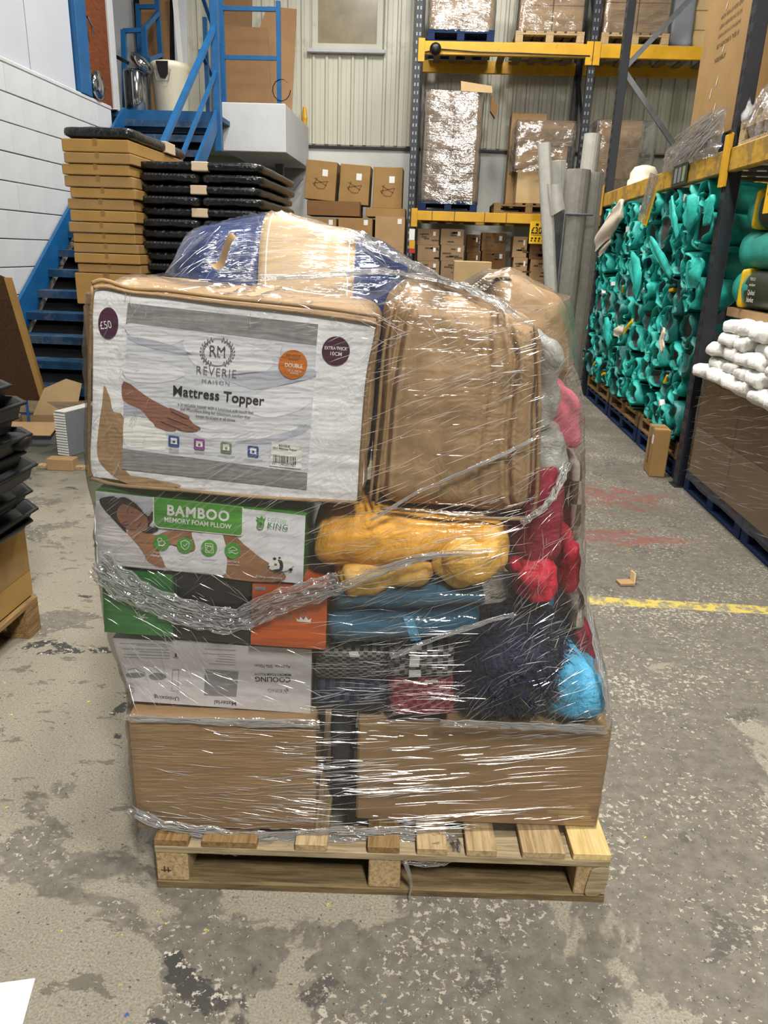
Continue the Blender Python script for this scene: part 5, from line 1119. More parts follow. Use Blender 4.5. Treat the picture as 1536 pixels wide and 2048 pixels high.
decal('top_print', bam, [K8(*p) for p in ((1300, 610), (1430, 620), (1700, 640), (1740, 1130), (1500, 1130), (1250, 1110), (1000, 1080), (930, 950), (890, 850), (1020, 770), (1290, 860), (1350, 790))], lay(), 'print_lt', 3)
decal('hair_print', bam, [K8(*p) for p in ((120, 200), (160, 165), (290, 143), (350, 168), (450, 158), (600, 250), (740, 400), (800, 330), (805, 440), (760, 520), (880, 570), (760, 620), (640, 580), (600, 400), (420, 420), (470, 600), (420, 570), (300, 440), (180, 310))], lay(), 'hair', 3)
decal('face_print', bam, [K8(*p) for p in ((500, 265), (600, 310), (690, 385), (735, 430), (738, 550), (700, 590), (640, 580), (560, 572), (470, 555), (400, 500), (345, 400), (360, 300), (420, 245))], lay(), 'skin', 3)
vv = lay(); stroke('face_lines', bam, [[K8(478, 370), K8(482, 330), K8(500, 290)], [K8(525, 350), K8(545, 345), K8(555, 325)], [K8(410, 490), K8(440, 480), K8(480, 460)], [K8(420, 515), K8(470, 515), K8(490, 500)], [K8(605, 540), K8(640, 500), K8(655, 480)], [K8(545, 480), K8(575, 470)]], vv, .0012, 'hair')
vv = lay(); decal('title_border', bam, [K7(*p) for p in ((408, 133), (953, 193), (951, 352), (946, 364), (930, 368), (440, 318), (418, 305), (410, 285))], vv, 'whiteink')
vv = lay(); decal('title_panel', bam, [K7(*p) for p in ((415, 134), (947, 194), (945, 345), (940, 358), (925, 362), (442, 312), (424, 300), (417, 284))], vv, 'greenprint')
vv = lay(); ltext(bam, 'BAMBOO', K7(495, 240), K7(868, 279), vv, 'whiteink', 1.1, .03, 1.12); ltext(bam, 'MEMORY FOAM PLLOW', K7(478, 281), K7(882, 325), vv, 'whiteink', 1.15, .018)
for i, (x, y) in enumerate(((461, 407), (602, 423), (747, 440), (889, 455))): d_ = decal('icon', bam, [K7(*p) for p in circ(x, y, 49, 49)], vv, 'greenprint')
vv = lay()
stroke('icon_lines', bam, [[K7(440+18*math.cos(t*.6)+20, 410+15*math.sin(t*.6)) for t in range(11)], [K7(450+14*math.cos(t*.6), 392+12*math.sin(t*.6)) for t in range(11)], [K7(472, 395), K7(485, 412), K7(470, 428), K7(440, 425)],
    [K7(577, 403), K7(602, 392), K7(628, 408), K7(624, 435), K7(602, 452), K7(580, 430), K7(577, 403)], [K7(590, 420), K7(600, 430), K7(615, 413)],
    [K7(724, 412), K7(770, 417), K7(773, 470), K7(727, 466), K7(724, 412)], [K7(748+16*math.cos(t*.6), 445+16*math.sin(t*.6)) for t in range(12)], [K7(726, 425), K7(771, 430)],
    [K7(862, 450), K7(890, 432), K7(918, 450), K7(900, 455), K7(866, 458)], [K7(865, 470), K7(885, 465), K7(905, 475), K7(922, 468)]], vv, .0012, 'whiteink')
for (s, a, b) in (('Protects', (415, 470), (460, 474)), ('Allergens', (395, 488), (470, 494)), ('Shape', (575, 487), (625, 492)), ('Retention', (565, 505), (640, 511)), ('Removable', (706, 505), (790, 513)), ('Zipped Cover', (703, 524), (793, 532)), ('Ultra Soft &', (855, 523), (930, 530)), ('Comfortable', (852, 541), (932, 548))): ltext(bam, s, K7(*a), K7(*b), vv, 'whiteink')
decal('crown_mark', bam, [K7(*p) for p in ((1038, 273), (1083, 278), (1090, 255), (1076, 265), (1064, 245), (1052, 262), (1030, 250))], vv, 'greenprint')
part('ring_mark', MB().tube([lv(*K7(*p), vv) for p in circ(1058, 298, 19, 19, 14)+[(1077, 298)]], .0016, 4), 'greenprint', bam, LM); decal('tree_mark', bam, [K7(*p) for p in circ(1058, 295, 11, 10, 10)], vv-.0006, 'greenbox')
ltext(bam, 'COTTON', K7(1100, 273), K7(1212, 289), vv, 'greenprint', 1.0, 0, 1.1); ltext(bam, 'KING', K7(1100, 313), K7(1220, 330), vv, 'greenbox', .9, .01, 1.1)
decal('panda_mark', bam, [K7(*p) for p in ((1105, 550), (1115, 525), (1140, 508), (1180, 495), (1220, 492), (1255, 505), (1262, 535), (1240, 562), (1200, 580), (1150, 575), (1115, 568))], vv, 'whiteink', 3)
decal('panda_patch', bam, [K7(*p) for p in ((1160, 510), (1185, 515), (1195, 550), (1180, 585), (1145, 582), (1135, 570), (1170, 565), (1172, 535))], vv-.0005, 'ink', 2)
for (x, y, q) in ((1142, 505, 11), (1172, 500, 8), (1148, 540, 9), (1108, 552, 6), (1240, 570, 12)): decal('panda_spot', bam, [K7(*p) for p in circ(x, y, q, q*.8, 10)], vv-.0005, 'ink')
ltext(bam, '© Sleep comfortably', K7(1028, 615), K7(1190, 628), vv, 'whiteink')

# ---- mattress topper bag
K5 = lambda x, y: (160+x/2.477, 500+y/2.477)
v0 = .035
tp_ = lroot('mattress_topper_bag', 'tan zipped bag with a clear front showing a white quilted mattress topper', 'bedding bag', (.22, .24, 1.09))
part('bag', qsoft([K5(45, 1160), K5(1410, 1262), K5(1490, 300), K5(58, 140)], v0+.012, .40, .045, 22, .006, 7, 5, .0), 'tan', tp_, LM, True)
part('quilt', MB().slab(cr([lv(*K5(*p), v0+.004) for p in ((78, 200), (240, 205), (600, 240), (1000, 300), (1400, 360), (1468, 400), (1440, 600), (1405, 900), (1380, 1235), (1100, 1235), (700, 1205), (420, 1170), (130, 1130), (55, 1090), (62, 800), (66, 450))], 3), (0, .03, 0)), 'quilt', tp_, LM)
decal('bag_side_fold', tp_, [K5(*p) for p in ((120, 670), (150, 740), (165, 800), (218, 835), (225, 1090), (330, 1128), (500, 1165), (430, 1180), (250, 1165), (130, 1090), (85, 1010), (95, 860), (110, 760))], v0+.003, 'tan', 3)
e = [0]
def lay5(): e[0] += 1; return v0+.001-.0007*e[0]
ins = part('insert_card', MB().slab([lv(*K5(*p), v0+.001) for p in ((208, 1084), (1123, 1186), (1180, 368), (237, 262))], (0, .002, 0)), 'print_bg', tp_, LM)
def dec5(name, pts, v, mat, s=0): return part(name, MB().poly(cr([lv(*K5(*p), v) for p in pts], s) if s else [lv(*K5(*p), v) for p in pts]), mat, ins, LM)
def txt5(s, a, b, v, mat, hs=1, bold=0, sp=1): return part('lettering', text_mb(s, lv(*K5(*a), v), lv(*K5(*b), v), (0, -1, 0), 0, hs, bold, sp), mat, ins, LM)
vv = lay5()
dec5('grey_band', ((228, 358), (1172, 472), (1180, 368), (237, 262)), vv, 'card_print'); dec5('grey_band', ((208, 1084), (1123, 1186), (1126, 1104), (210, 984)), vv, 'card_print')
dec5('quilt_print', ((235, 372), (420, 395), (520, 430), (450, 470), (330, 440), (250, 430)), vv, 'print_lt', 3); dec5('quilt_print', ((520, 430), (760, 440), (940, 520), (920, 600), (700, 620), (560, 560)), vv, 'print_lt', 3)
dec5('quilt_print', ((225, 560), (430, 560), (520, 620), (380, 660), (235, 640)), vv, 'print_lt', 3); dec5('quilt_print', ((860, 720), (1130, 640), (1140, 760), (960, 830), (840, 800)), vv, 'print_lt', 3); dec5('quilt_print', ((560, 870), (800, 850), (1080, 870), (960, 920), (760, 950), (600, 930)), vv, 'print_lt', 3); dec5('quilt_print', ((225, 830), (330, 840), (420, 900), (420, 990), (300, 980), (222, 960)), vv, 'whiteink', 3)
dec5('quilt_shadow', ((230, 430), (330, 440), (450, 472), (560, 520), (420, 500), (300, 470)), vv, 'print_sh', 3); dec5('quilt_shadow', ((700, 625), (920, 600), (1150, 590), (1140, 640), (900, 690), (820, 680)), vv, 'print_sh', 3); dec5('quilt_shadow', ((760, 950), (960, 925), (1120, 870), (1110, 900), (940, 960)), vv, 'print_sh', 3)
dec5('sleeve_print', ((216, 745), (300, 790), (330, 830), (215, 815)), vv, 'print_sh')
vv = lay5()
dec5('hand_print', ((218, 650), (330, 725), (430, 780), (500, 810), (540, 835), (560, 870), (500, 880), (440, 890), (390, 880), (340, 835), (300, 790), (216, 745)), vv, 'skin', 3)
for p in (((430, 790), (560, 860), (596, 880), (590, 892), (550, 888), (430, 840)), ((420, 830), (520, 880), (582, 893), (570, 901), (510, 898), (420, 868)), ((380, 840), (440, 880), (474, 884), (470, 896), (430, 895), (370, 872)), ((440, 780), (520, 812), (543, 828), (535, 838), (500, 830))): dec5('finger_print', p, vv-.0005, 'skin', 3)
part('finger_lines', (lambda mb: [mb.bar(lv(*K5(*a), vv-.0012), lv(*K5(*b), vv-.0012), .0005, .0012) for a, b in (((430, 830), (560, 882)), ((400, 850), (500, 892)), ((450, 800), (530, 838)))] and mb)(MB()), 'hair', ins, LM)
vv = lay5()-.001
# wreath and monogram
for k in range(22):
    a = -PI/2+math.copysign(.45+.12*(k//2)*1.9, 1 if k % 2 else -1); cx, cy = 681+76*math.cos(a), 507+66*math.sin(a); tg = a+PI/2
    for s in (-1, 1):
        if s > 0 or True:
            q = tg+PI+s*.6 if k % 2 else tg-s*.6; dx, dy = math.cos(q), math.sin(q); cxx, cyy = cx+s*4*math.cos(a), cy+s*4*math.sin(a)
            dec5('wreath_leaf', ((cxx, cyy), (cxx+dx*7-dy*3, cyy+dy*7+dx*3), (cxx+dx*14, cyy+dy*14), (cxx+dx*7+dy*3, cyy+dy*7-dx*3)), vv, 'greyink')
part('wreath_stem', MB().tube([lv(*K5(681+76*math.cos(a), 507+66*math.sin(a)), vv) for a in [-PI/2+.5+(2*PI-1.0)*k/30 for k in range(31)]], .0007, 4).tube([lv(*K5(645+6*k, 446-8*math.sin(PI*k/12)), vv) for k in range(13)], .0006, 4), 'greyink', ins, LM)
def serif(pts): return [lv(*K5(*p), vv) for p in pts]
txt5('RM', (643, 524), (718, 531), vv, 'greyink', 1.25, -.005)
for (x, y) in ((646, 524), (671, 527), (690, 529), (716, 531), (645, 484), (692, 489), (716, 491)): dec5('serif', ((x-5, y+1), (x+5, y+2), (x+5, y-2), (x-5, y-3)), vv, 'greyink')
txt5('REVERIE', (577, 612), (773, 635), vv, 'greyink', 1.15, -.012, 1.15); txt5('MAISON', (605, 660), (740, 673), vv, 'greyink', 1.0, -.01, 1.3)
txt5('Mattress Topper', (461, 718), (912, 771), vv, 'ink', 1.05, .012); txt5('a breathable topper with a luxurious soft touch feel', (485, 768), (857, 814), vv, 'ink', 1.25); txt5('and Microfibre filling for maximum comfort that', (497, 793), (843, 836), vv, 'ink', 1.25); txt5('keeps its shape at all times', (574, 828), (768, 851), vv, 'ink', 1.25)
for (x, y, m, s, w) in ((465, 948, 'icon_b', ('MACHINE', 'WASHABLE'), 24), (591, 963, 'icon_p', ('10CM DEEP',), 24), (724, 980, 'icon_g', ('SOFT FABRIC COVER',), 42), (858, 998, 'icon_b', ('ELASTICATED STRAPS',), 46)):
    dec5('icon', ((x-22, y-30), (x+22, y-25), (x+27, y-20), (x+27, y+24), (x+22, y+29), (x-22, y+24), (x-27, y+19), (x-27, y-25)), vv, m)
    dec5('icon_symbol', ((x-16, y-18), (x+16, y-14), (x+16, y+15), (x-16, y+11)), vv-.0006, 'whiteink'); dec5('icon_dot', [(x+7*math.cos(t*PI/4), y+2+7*math.sin(t*PI/4)) for t in range(8)], vv-.0012, m)
    for i, q in enumerate(s): txt5(q, (x-w, y+42+12*i), (x+w, y+48+12*i), vv, 'greyink')
dec5('barcode_label', ((950, 948), (1102, 968), (1096, 1086), (940, 1068)), vv, 'whiteink')
txt5('REVERIE', (985, 974), (1040, 980), vv-.0006, 'ink', 1.1, .01); txt5('10cm Mattress Topper', (955, 984), (1075, 998), vv-.0006, 'ink', 1.2, .01); txt5('5011246001761', (950, 1062), (1065, 1076), vv-.0006, 'ink', 1)
rg = random.Random(3); x = 957
while x < 1068:
    w = rg.choice((2, 2, 3, 5)); y = 1015+(x-957)*.1; dec5('barcode_bar', ((x, y+38), (x+w, y+38), (x+w, y), (x, y)), vv-.0006, 'ink'); x += w+rg.choice((2, 3, 4))
dec5('size_sticker', circ(1055, 567, 71, 72, 32), vv, 'orangest')
txt5('REVERIE', (1022, 530), (1090, 538), vv-.0006, 'brownink', 1.1); txt5('MAISON', (1034, 545), (1082, 550), vv-.0006, 'brownink'); txt5('DOUBLE', (1016, 578), (1101, 586), vv-.0006, 'whiteink', 1.2, .015); txt5('137 X 190CM', (1027, 600), (1095, 608), vv-.0006, 'whiteink', 1.1); txt5('APPROX', (1040, 612), (1082, 617), vv-.0006, 'whiteink')
for nm_, cx, cy, rx, ry in (('thickness_sticker', 1268, 500, 69, 72), ('price_sticker', 140, 362, 50, 78)): s_ = part(nm_, MB().poly([lv(*K5(*p), v0+.001) for p in circ(cx, cy, rx, ry, 32)]), 'plum', tp_, LM)
part('lettering', text_mb('EXTRA THICK', lv(*K5(1212, 492), v0), lv(*K5(1323, 498), v0), (0, -1, 0), 0, 1.3, .01), 'whiteink', tp_, LM); part('lettering', text_mb('10CM', lv(*K5(1240, 521), v0), lv(*K5(1296, 526), v0), (0, -1, 0), 0, 1.05, .01), 'whiteink', tp_, LM); part('lettering', text_mb('£50', lv(*K5(103, 393), v0), lv(*K5(159, 386), v0), (0, -1, 0), 0, 1.35, .0), 'whiteink', tp_, LM)
pipe = lambda pts, rr_=.006, k=4: MB().tube(cr([lv(*K5(*p), v0-.0) for p in pts], k, False), rr_, 7)
part('zip_piping', pipe(((60, 165), (120, 150), (250, 190), (420, 200), (700, 235), (1000, 265), (1300, 300), (1480, 330)), .0045), 'tantop', tp_, LM, True)
part('zip_piping', pipe(((70, 185), (130, 180), (260, 208), (430, 225), (700, 262), (1000, 295), (1300, 335), (1470, 365)), .0045), 'tan', tp_, LM, True)
part('zip_piping', pipe(((1480, 330), (1470, 420), (1430, 620), (1405, 900), (1385, 1240)), .005), 'tantop', tp_, LM, True)
part('side_piping', pipe(((62, 180), (50, 400), (45, 700), (42, 1000), (50, 1130)), .004), 'tantop', tp_, LM, True)
part('bottom_piping', pipe(((50, 1130), (200, 1165), (500, 1190), (900, 1225), (1385, 1250)), .004), 'tan', tp_, LM, True)
part('carry_handle', MB().grid(lambda u, v: lv(*(490-10*u+(-70+58*v if v < .5 else -41+60*(v-.5)), 530-(0 if v < .5 else 46*math.sin(PI*(v-.5)*2*.55))-12*u+10*math.sin(v*6)), .30+.05*u), 3, 14), 'tantop', tp_, LM, True)

# ---- tan bags
b1 = qsoft([(746, 1016), (1064, 1042), (1092, 640), (786, 572)], .062, .46, .06, 64, .012, 5, 9, .012, None, (([(0, .66), (.3, .62), (.7, .66), (1, .62)], .009, .016), ([(0, .93), (.12, .84), (.4, .80), (.8, .82), (1, .74)], .016, .02), ([(0, .06), (.5, .05), (.85, .09), (1, .16)], .012, .016), ([(0, .34), (.5, .38), (1, .3)], .004, .06)))
tb = lthing('bedding_bag', 'plain tan zipped bedding bag upright beside the mattress topper', 'bedding bag', b1, 'tan', 'bag')
for pts in (((800, 600), (782, 680), (775, 800), (765, 900), (752, 1010)), ((788, 606), (768, 700), (758, 820), (750, 900), (740, 1005))): part('piping', MB().tube(cr([lv(*p, .056) for p in pts], 4, False), .004, 6), 'tantop', tb, LM, True)
for pts in (((1070, 650), (1078, 760), (1076, 900), (1072, 1000), (1060, 1035)), ((1062, 1038), (960, 1036), (860, 1024), (760, 1016))): part('piping', MB().tube(cr([lv(*p, .056) for p in pts], 4, False), .005, 6), 'tantop', tb, LM, True)
for i, p in enumerate(tb.children): pass
b2 = qsoft([(985, 760), (1150, 760), (1145, 600), (985, 548)], .62, .4, .045, 28, .016, 6, 15, .004, 1.0)
tb2 = lthing('bedding_bag', 'tan bedding bag at the back right corner of the load', 'bedding bag', b2, 'tan', 'bag')
part('strap', MB().slab([lv(975, 556, .62), lv(1010, 545, .62), lv(1022, 540, .62), lv(1030, 545, .62), lv(1020, 553, .62)], (0, .06, .002)), 'beige', tb2, LM)
# ---- navy and beige bundle
z_ = 1.10
prof = [(346, 520), (356, 492), (380, 465), (420, 443), (470, 429), (520, 425), (580, 431), (640, 446), (700, 462), (750, 476), (785, 487), (806, 502), (816, 525)]
def bundle(x0, x1, g, n=48, m=32, sd=3):
    mb = MB(); dv, vc = .23+g, .72
    def f(u, t):
        x = x0+(x1-x0)*t; yt = interp(prof, x); top = lv(x, yt, vc).z-.012+g; k = min(1, .35+2.2*min((x-340)/480, (822-x)/480)) if True else 1
        k = math.sqrt(max(.02, min(1, min((x-338)/110, (824-x)/90)))); a = 2*PI*u; cx = lv(x, yt, vc).x
        ca, sa = math.cos(a), math.sin(a); ca = math.copysign(abs(ca)**.8, ca); sa = math.copysign(abs(sa)**.8, sa); hz = (top-z_)/2
        w_ = noise.noise(Vector((x*.035, ca*2.5, sa*2.5+sd)))*.012+noise.noise(Vector((x*.012, ca*6, sa*6)))*.012
        if g > 0: w_ *= .25
        return Vector((cx, vc+(dv*k+w_)*ca, z_+hz+(hz+w_*.7)*sa))
    mb.grid(f, n, m, True); L_ = len(mb.v); mb.f.append(list(range(n))[::-1]); mb.f.append(list(range(L_-n, L_))); return mb
nv = lthing('duvet_bundle', 'navy blue bundle with a wide beige paper sleeve on top of the load', 'bedding bundle', bundle(346, 816, 0), 'navy', 'duvet')
s_ = part('paper_sleeve', bundle(540, 716, .012, 48, 14), 'beige', nv, LM, True)
for xx in (553, 704): part('sleeve_line', bundle(xx, xx+2, .0135, 48, 1), 'whiteink', s_, LM)
# ---- mustard throws
y1 = lthing('throw_bundle', 'upper mustard throw bundle wrapped in clear film', 'throw', qsoft([(622, 1150), (1008, 1118), (1004, 1054), (636, 1030)], .05, .34, .05, 40, .012, 8, 31, .012), 'must', 'throw')
lthing('throw_bundle', 'lower left mustard throw bulging below the upper one', 'throw', qsoft([(690, 1212), (870, 1172), (860, 1120), (665, 1140)], .045, .3, .04, 26, .016, 9, 33, .01), 'must2', 'throw')
lthing('throw_bundle', 'rounded mustard throw end at the right of the yellow bundles', 'throw', qsoft([(880, 1178), (1015, 1172), (1018, 1070), (870, 1085)], .03, .3, .05, 26, .018, 9, 35, .012), 'must2', 'throw')
# ---- petrol blankets
t1 = lthing('folded_blanket', 'upper petrol blue folded blanket in a clear bag', 'blanket', qsoft([(660, 1226), (975, 1212), (955, 1178), (672, 1182)], .06, .34, .025, 18, .007, 9, 41, .006), 'petrol', 'blanket')
part('clear_bag', qsoft([(655, 1230), (1025, 1215), (1020, 1180), (668, 1178)], .05, .36, .03, 14, .010, 8, 42, .004), 'poly', t1, LM, True)
t2 = lthing('folded_blanket', 'lower petrol blue folded blanket in a clear bag', 'blanket', qsoft([(655, 1290), (955, 1272), (960, 1228), (652, 1236)], .055, .34, .03, 18, .007, 9, 43, .008), 'petrol', 'blanket')
part('clear_bag', qsoft([(650, 1296), (990, 1278), (992, 1224), (648, 1232)], .045, .36, .035, 14, .010, 8, 44, .004), 'poly', t2, LM, True)
decal('light_band', t2, [(806, 1232), (826, 1232), (842, 1280), (822, 1282)], .046, 'sky')
# ---- woven packs
def weave(label, px, v, mat, seed, tags=()):
    r = lthing('woven_pack', label, 'fabric pack', qsoft(px, v, .3, .018, 14, .004, 10, seed, .003), mat, 'pack', 'woven packs stacked in the load')
    for t in tags: decal('paper_tag', r, t, v-.008, 'paper')
    return r
weave('black and white patterned woven pack left above the navy one', [(628, 1362), (772, 1362), (774, 1302), (630, 1302)], .075, 'chk1', 51, ([(697, 1303), (716, 1303), (720, 1314), (700, 1314)],))
weave('navy woven pack with pale dashes below the black and white one', [(626, 1412), (770, 1412), (772, 1366), (628, 1366)], .075, 'chk2', 52)
weave('grey and white block patterned woven pack above the red one', [(776, 1358), (908, 1358), (910, 1298), (776, 1300)], .07, 'chk3', 53, ([(818, 1334), (838, 1334), (840, 1312), (820, 1312)], [(818, 1354), (842, 1354), (842, 1340), (818, 1340)]))
weave('red woven pack with pale blocks between the navy ones', [(780, 1436), (908, 1432), (910, 1362), (776, 1362)], .07, 'chk4', 54, ([(850, 1366), (876, 1366), (876, 1360), (850, 1360)],))
single('charcoal_pack', soft(.2, .3, .07, .02, 10, .004, 8, 3), 'charcoal', 'charcoal folded pack at the base of the navy woven pack', 'pack', (.50, .25, .50), frame=LM, smooth=True)
# ---- navy shaggy rug
sh = qsoft([(915, 1432), (1125, 1436), (1140, 1260), (940, 1270)], .06, .42, .09, 20, .012, 8, 61, .02)
nr = lthing('shaggy_rug', 'navy shaggy rolled rug at the lower right of the load', 'rug', sh, 'navysh', 'rug')
rg = random.Random(10); fm = MB(); cc = cen(sh); cc.z = sum(p.z for p in sh.v)/len(sh.v)
cand = [p for p in sh.v if p.y < .25]
for _ in range(2600):
    p = rg.choice(cand)+Vector((rg.uniform(-.01, .01), 0, rg.uniform(-.01, .01))); o = (p-cc).normalized(); s = Vector((rg.uniform(-1, 1), rg.uniform(-.2, .1), rg.uniform(-.9, .3))).normalized()
    L = rg.uniform(.02, .045); a = p; b = p+o*.006+s*L*.5-Vector((0, .003, 0)); c_ = b+s*L*.5+Vector((0, 0, -.006)); w_ = Vector((.0012, 0, .0012))
    fm.add([a-w_, a+w_, b+w_, b-w_, c_], [(0, 1, 2, 3), (3, 2, 4)])
part('pile', fm, 'navysh', nr, LM, kind='stuff')
# ---- red, pink, sky blue and grey packs down the right side
lthing('sky_blue_pack', 'sky blue plastic wrapped pack at the lower right corner above the long carton', 'pack', qsoft([(1085, 1440), (1212, 1442), (1206, 1345), (1120, 1335)], .09, .5, .04, 28, .016, 11, 71, .004), 'sky', 'pack')
rd = lthing('red_bundle', 'tall deep red fleece bundle below the tan bag at the right', 'bundle', qsoft([(1030, 1140), (1130, 1140), (1142, 945), (1075, 960)], .10, .4, .05, 24, .012, 9, 73, .01), 'deepred', 'bundle')
lthing('red_bundle', 'shiny crimson rounded end below the deep red bundle', 'bundle', qsoft([(1045, 1224), (1118, 1222), (1126, 1128), (1032, 1135)], .07, .35, .04, 28, .018, 11, 75, .008), 'red', 'bundle')
lthing('red_bundle', 'small crimson bundle end at the far right of the load', 'bundle', qsoft([(1128, 1190), (1158, 1175), (1160, 1085), (1130, 1100)], .16, .3, .03, 20, .014, 12, 77, .006), 'red', 'bundle')
lthing('red_bundle', 'small dull red pack above the sky blue one at the right edge', 'bundle', qsoft([(1148, 1332), (1200, 1330), (1188, 1262), (1150, 1262)], .2, .3, .03, 12, .008, 9, 79, .006), 'deepred', 'bundle')
lthing('print_pack', 'yellow and red printed pack behind film between the red bundles', 'pack', qsoft([(1140, 1262), (1172, 1262), (1170, 1190), (1140, 1195)], .2, .3, .02, 10, .006, 8, 80), 'brownpat', 'pack')
lthing('print_pack', 'cream and brown patterned pack at the right edge beside the deep red bundle', 'pack', qsoft([(1135, 1090), (1166, 1085), (1166, 920), (1140, 930)], .3, .3, .03, 12, .006, 8, 81, .01), 'brownpat', 'pack')
lthing('pink_pack', 'pink striped pack at the right edge above the patterned one', 'pack', qsoft([(1100, 900), (1168, 900), (1160, 790), (1110, 760)], .3, .4, .025, 26, .016, 9, 83, .0), 'pink', 'pack')
lthing('grey_bag', 'grey plastic bag squeezed between the tan bags', 'bag', qsoft([(1065, 870), (1118, 860), (1128, 690), (1078, 660)], .2, .4, .025, 30, .022, 9, 85, .0), 'greybag', 'bag')
lthing('grey_bag', 'translucent pale bag under the grey one at the right', 'bag', qsoft([(1078, 955), (1130, 945), (1135, 860), (1068, 868)], .18, .35, .025, 26, .02, 10, 87, .0), 'greybag', 'bag')

# ================================================================ stretch film round the load: hull of what it holds, slice by slice
from mathutils.bvhtree import BVHTree
LV = []
for o in bpy.data.objects:
    if o.name in LOAD0 or o.type != 'MESH' or o.name.startswith(('lettering', 'barcode', 'pile', 'deck', 'cross_', 'block', 'bottom_b', 'side_b', 'torn', 'carry', 'wreath')): continue
    m = LI @ RM[o.name]
    vs_ = [m @ v.co for v in o.data.vertices]; LV += vs_
    if len(vs_) < 80:
        for e_ in o.data.edges:
            a_, b_ = vs_[e_.vertices[0]], vs_[e_.vertices[1]]; q_ = int((b_-a_).length/.04)
            LV += [a_.lerp(b_, (k+1)/(q_+1)) for k in range(q_)]
def hull2(pts):
    pts = sorted(set((round(p[0], 4), round(p[1], 4)) for p in pts)); lo = []; hi = []
    for L, it in ((lo, pts), (hi, pts[::-1])):
        for p in it:
            while len(L) >= 2 and (L[-1][0]-L[-2][0])*(p[1]-L[-2][1])-(L[-1][1]-L[-2][1])*(p[0]-L[-2][0]) <= 0: L.pop()
            L.append(p)
    return lo[:-1]+hi[:-1]
CU, CV = .52, .42; NT_ = 260; NZ = 130; FZ0, FZ1 = .135, 1.53
def rad(h, a):
    dx, dy = math.cos(a), math.sin(a); best = 0
    for (x0, y0), (x1, y1) in zip(h, h[1:]+h[:1]):
        ex, ey = x1-x0, y1-y0; den = dx*ey-dy*ex
        if abs(den) < 1e-9: continue
        t = ((x0-CU)*ey-(y0-CV)*ex)/den; s = ((x0-CU)*dy-(y0-CV)*dx)/den
        if t > 0 and -1e-6 <= s <= 1+1e-6: best = max(best, t)
    return best
angs = []
for k in range(NT_): angs.append(-PI+2*PI*k/NT_)
lev = 44; R = []
for j in range(lev+1):
    z = FZ0+(FZ1-FZ0)*j/lev; zz = max(.2, z); win = .05
    pts = [(p.x, p.y) for p in LV if abs(p.z-zz) < win]
    h = hull2(pts) if len(pts) > 3 else hull2([(p.x, p.y) for p in LV])
    R.append([rad(h, a) for a in angs])
for _ in range(2): R = [[(R[max(0, j-1)][i]+2*R[j][i]+R[min(lev, j+1)][i])/4 for i in range(NT_)] for j in range(lev+1)]
def film_pt(i, v):
    a = angs[i % NT_]; f = v*lev; j = min(lev-1, int(f)); t = f-j; r_ = R[j][i % NT_]*(1-t)+R[j+1][i % NT_]*t; z = FZ0+(FZ1-FZ0)*v
    x, y = CU+r_*math.cos(a), CV+r_*math.sin(a)
    n = .5*noise.noise(Vector((x*3.0, y*3, z*34)))+.35*noise.noise(Vector((x*7+z*9, y*7, z*80)))+.6*noise.noise(Vector((x*2.2, y*2+9, z*9)))
    if z < .2: z += .012*math.sin(x*9)+.02*noise.noise(Vector((x*5, y*5, 3)))-.012
    k = 1+(.006+.0045*n)/max(.2, r_)
    return Vector((CU+(x-CU)*k, CV+(y-CV)*k, z))
FB = MB()
for j in range(NZ+1):
    for i in range(NT_): FB.v.append(film_pt(i, j/NZ))
for j in range(NZ):
    for i in range(NT_): FB.f.append([j*NT_+i, j*NT_+(i+1) % NT_, (j+1)*NT_+(i+1) % NT_, (j+1)*NT_+i])
# top sheet, tented over the bundle and the bags
G = 44; U0, U1, V0, V1 = -.13, 1.16, .0, 1.06
H = [[1.30]*(G+1) for _ in range(G+1)]
for p in LV:
    if p.z > 1.25:
        i = int(round((p.x-U0)/(U1-U0)*G)); j = int(round((p.y-V0)/(V1-V0)*G))
        if 0 <= i <= G and 0 <= j <= G: H[j][i] = max(H[j][i], p.z)
for _ in range(16):
    H2 = [r_[:] for r_ in H]
    for j in range(G+1):
        for i in range(G+1):
            for dj, di in ((0, 1), (0, -1), (1, 0), (-1, 0), (1, 1), (-1, -1), (1, -1), (-1, 1)):
                if 0 <= j+dj <= G and 0 <= i+di <= G: H2[j][i] = max(H2[j][i], H[j+dj][i+di]-.018*math.hypot(di, dj))
    H = H2
TB = MB()
def top_pt(t, s):
    i = int(t*NT_) % NT_; e = film_pt(i, 1.0)
    x = CU+(e.x-CU)*(1-s); y = CV+(e.y-CV)*(1-s)
    fi = min(G-1e-6, max(0, (x-U0)/(U1-U0)*G)); fj = min(G-1e-6, max(0, (y-V0)/(V1-V0)*G)); i0, j0 = int(fi), int(fj); a, b = fi-i0, fj-j0
    hh = (H[j0][i0]*(1-a)+H[j0][i0+1]*a)*(1-b)+(H[j0+1][i0]*(1-a)+H[j0+1][i0+1]*a)*b
    z = max(hh, 1.5)+.008+.006*noise.noise(Vector((x*9, y*9, 4)))
    return Vector((x, y, e.z*(1-min(1, s*9))+z*min(1, s*9)))
TB.grid(top_pt, NT_, 36, True)
sw = lroot('stretch_wrap', 'clear shiny stretch film wound round the whole pallet load', 'stretch wrap', (.55, .5, .14))
part('sleeve', FB, 'film', sw, LM, True); part('top_sheet', TB, 'film', sw, LM, True)
BV = BVHTree.FromPolygons([tuple(p) for p in FB.v+TB.v], [tuple(f) for f in FB.f]+[tuple(i+len(FB.v) for i in f) for f in TB.f])
EL = LI @ EYE; L3 = LI.to_3x3()
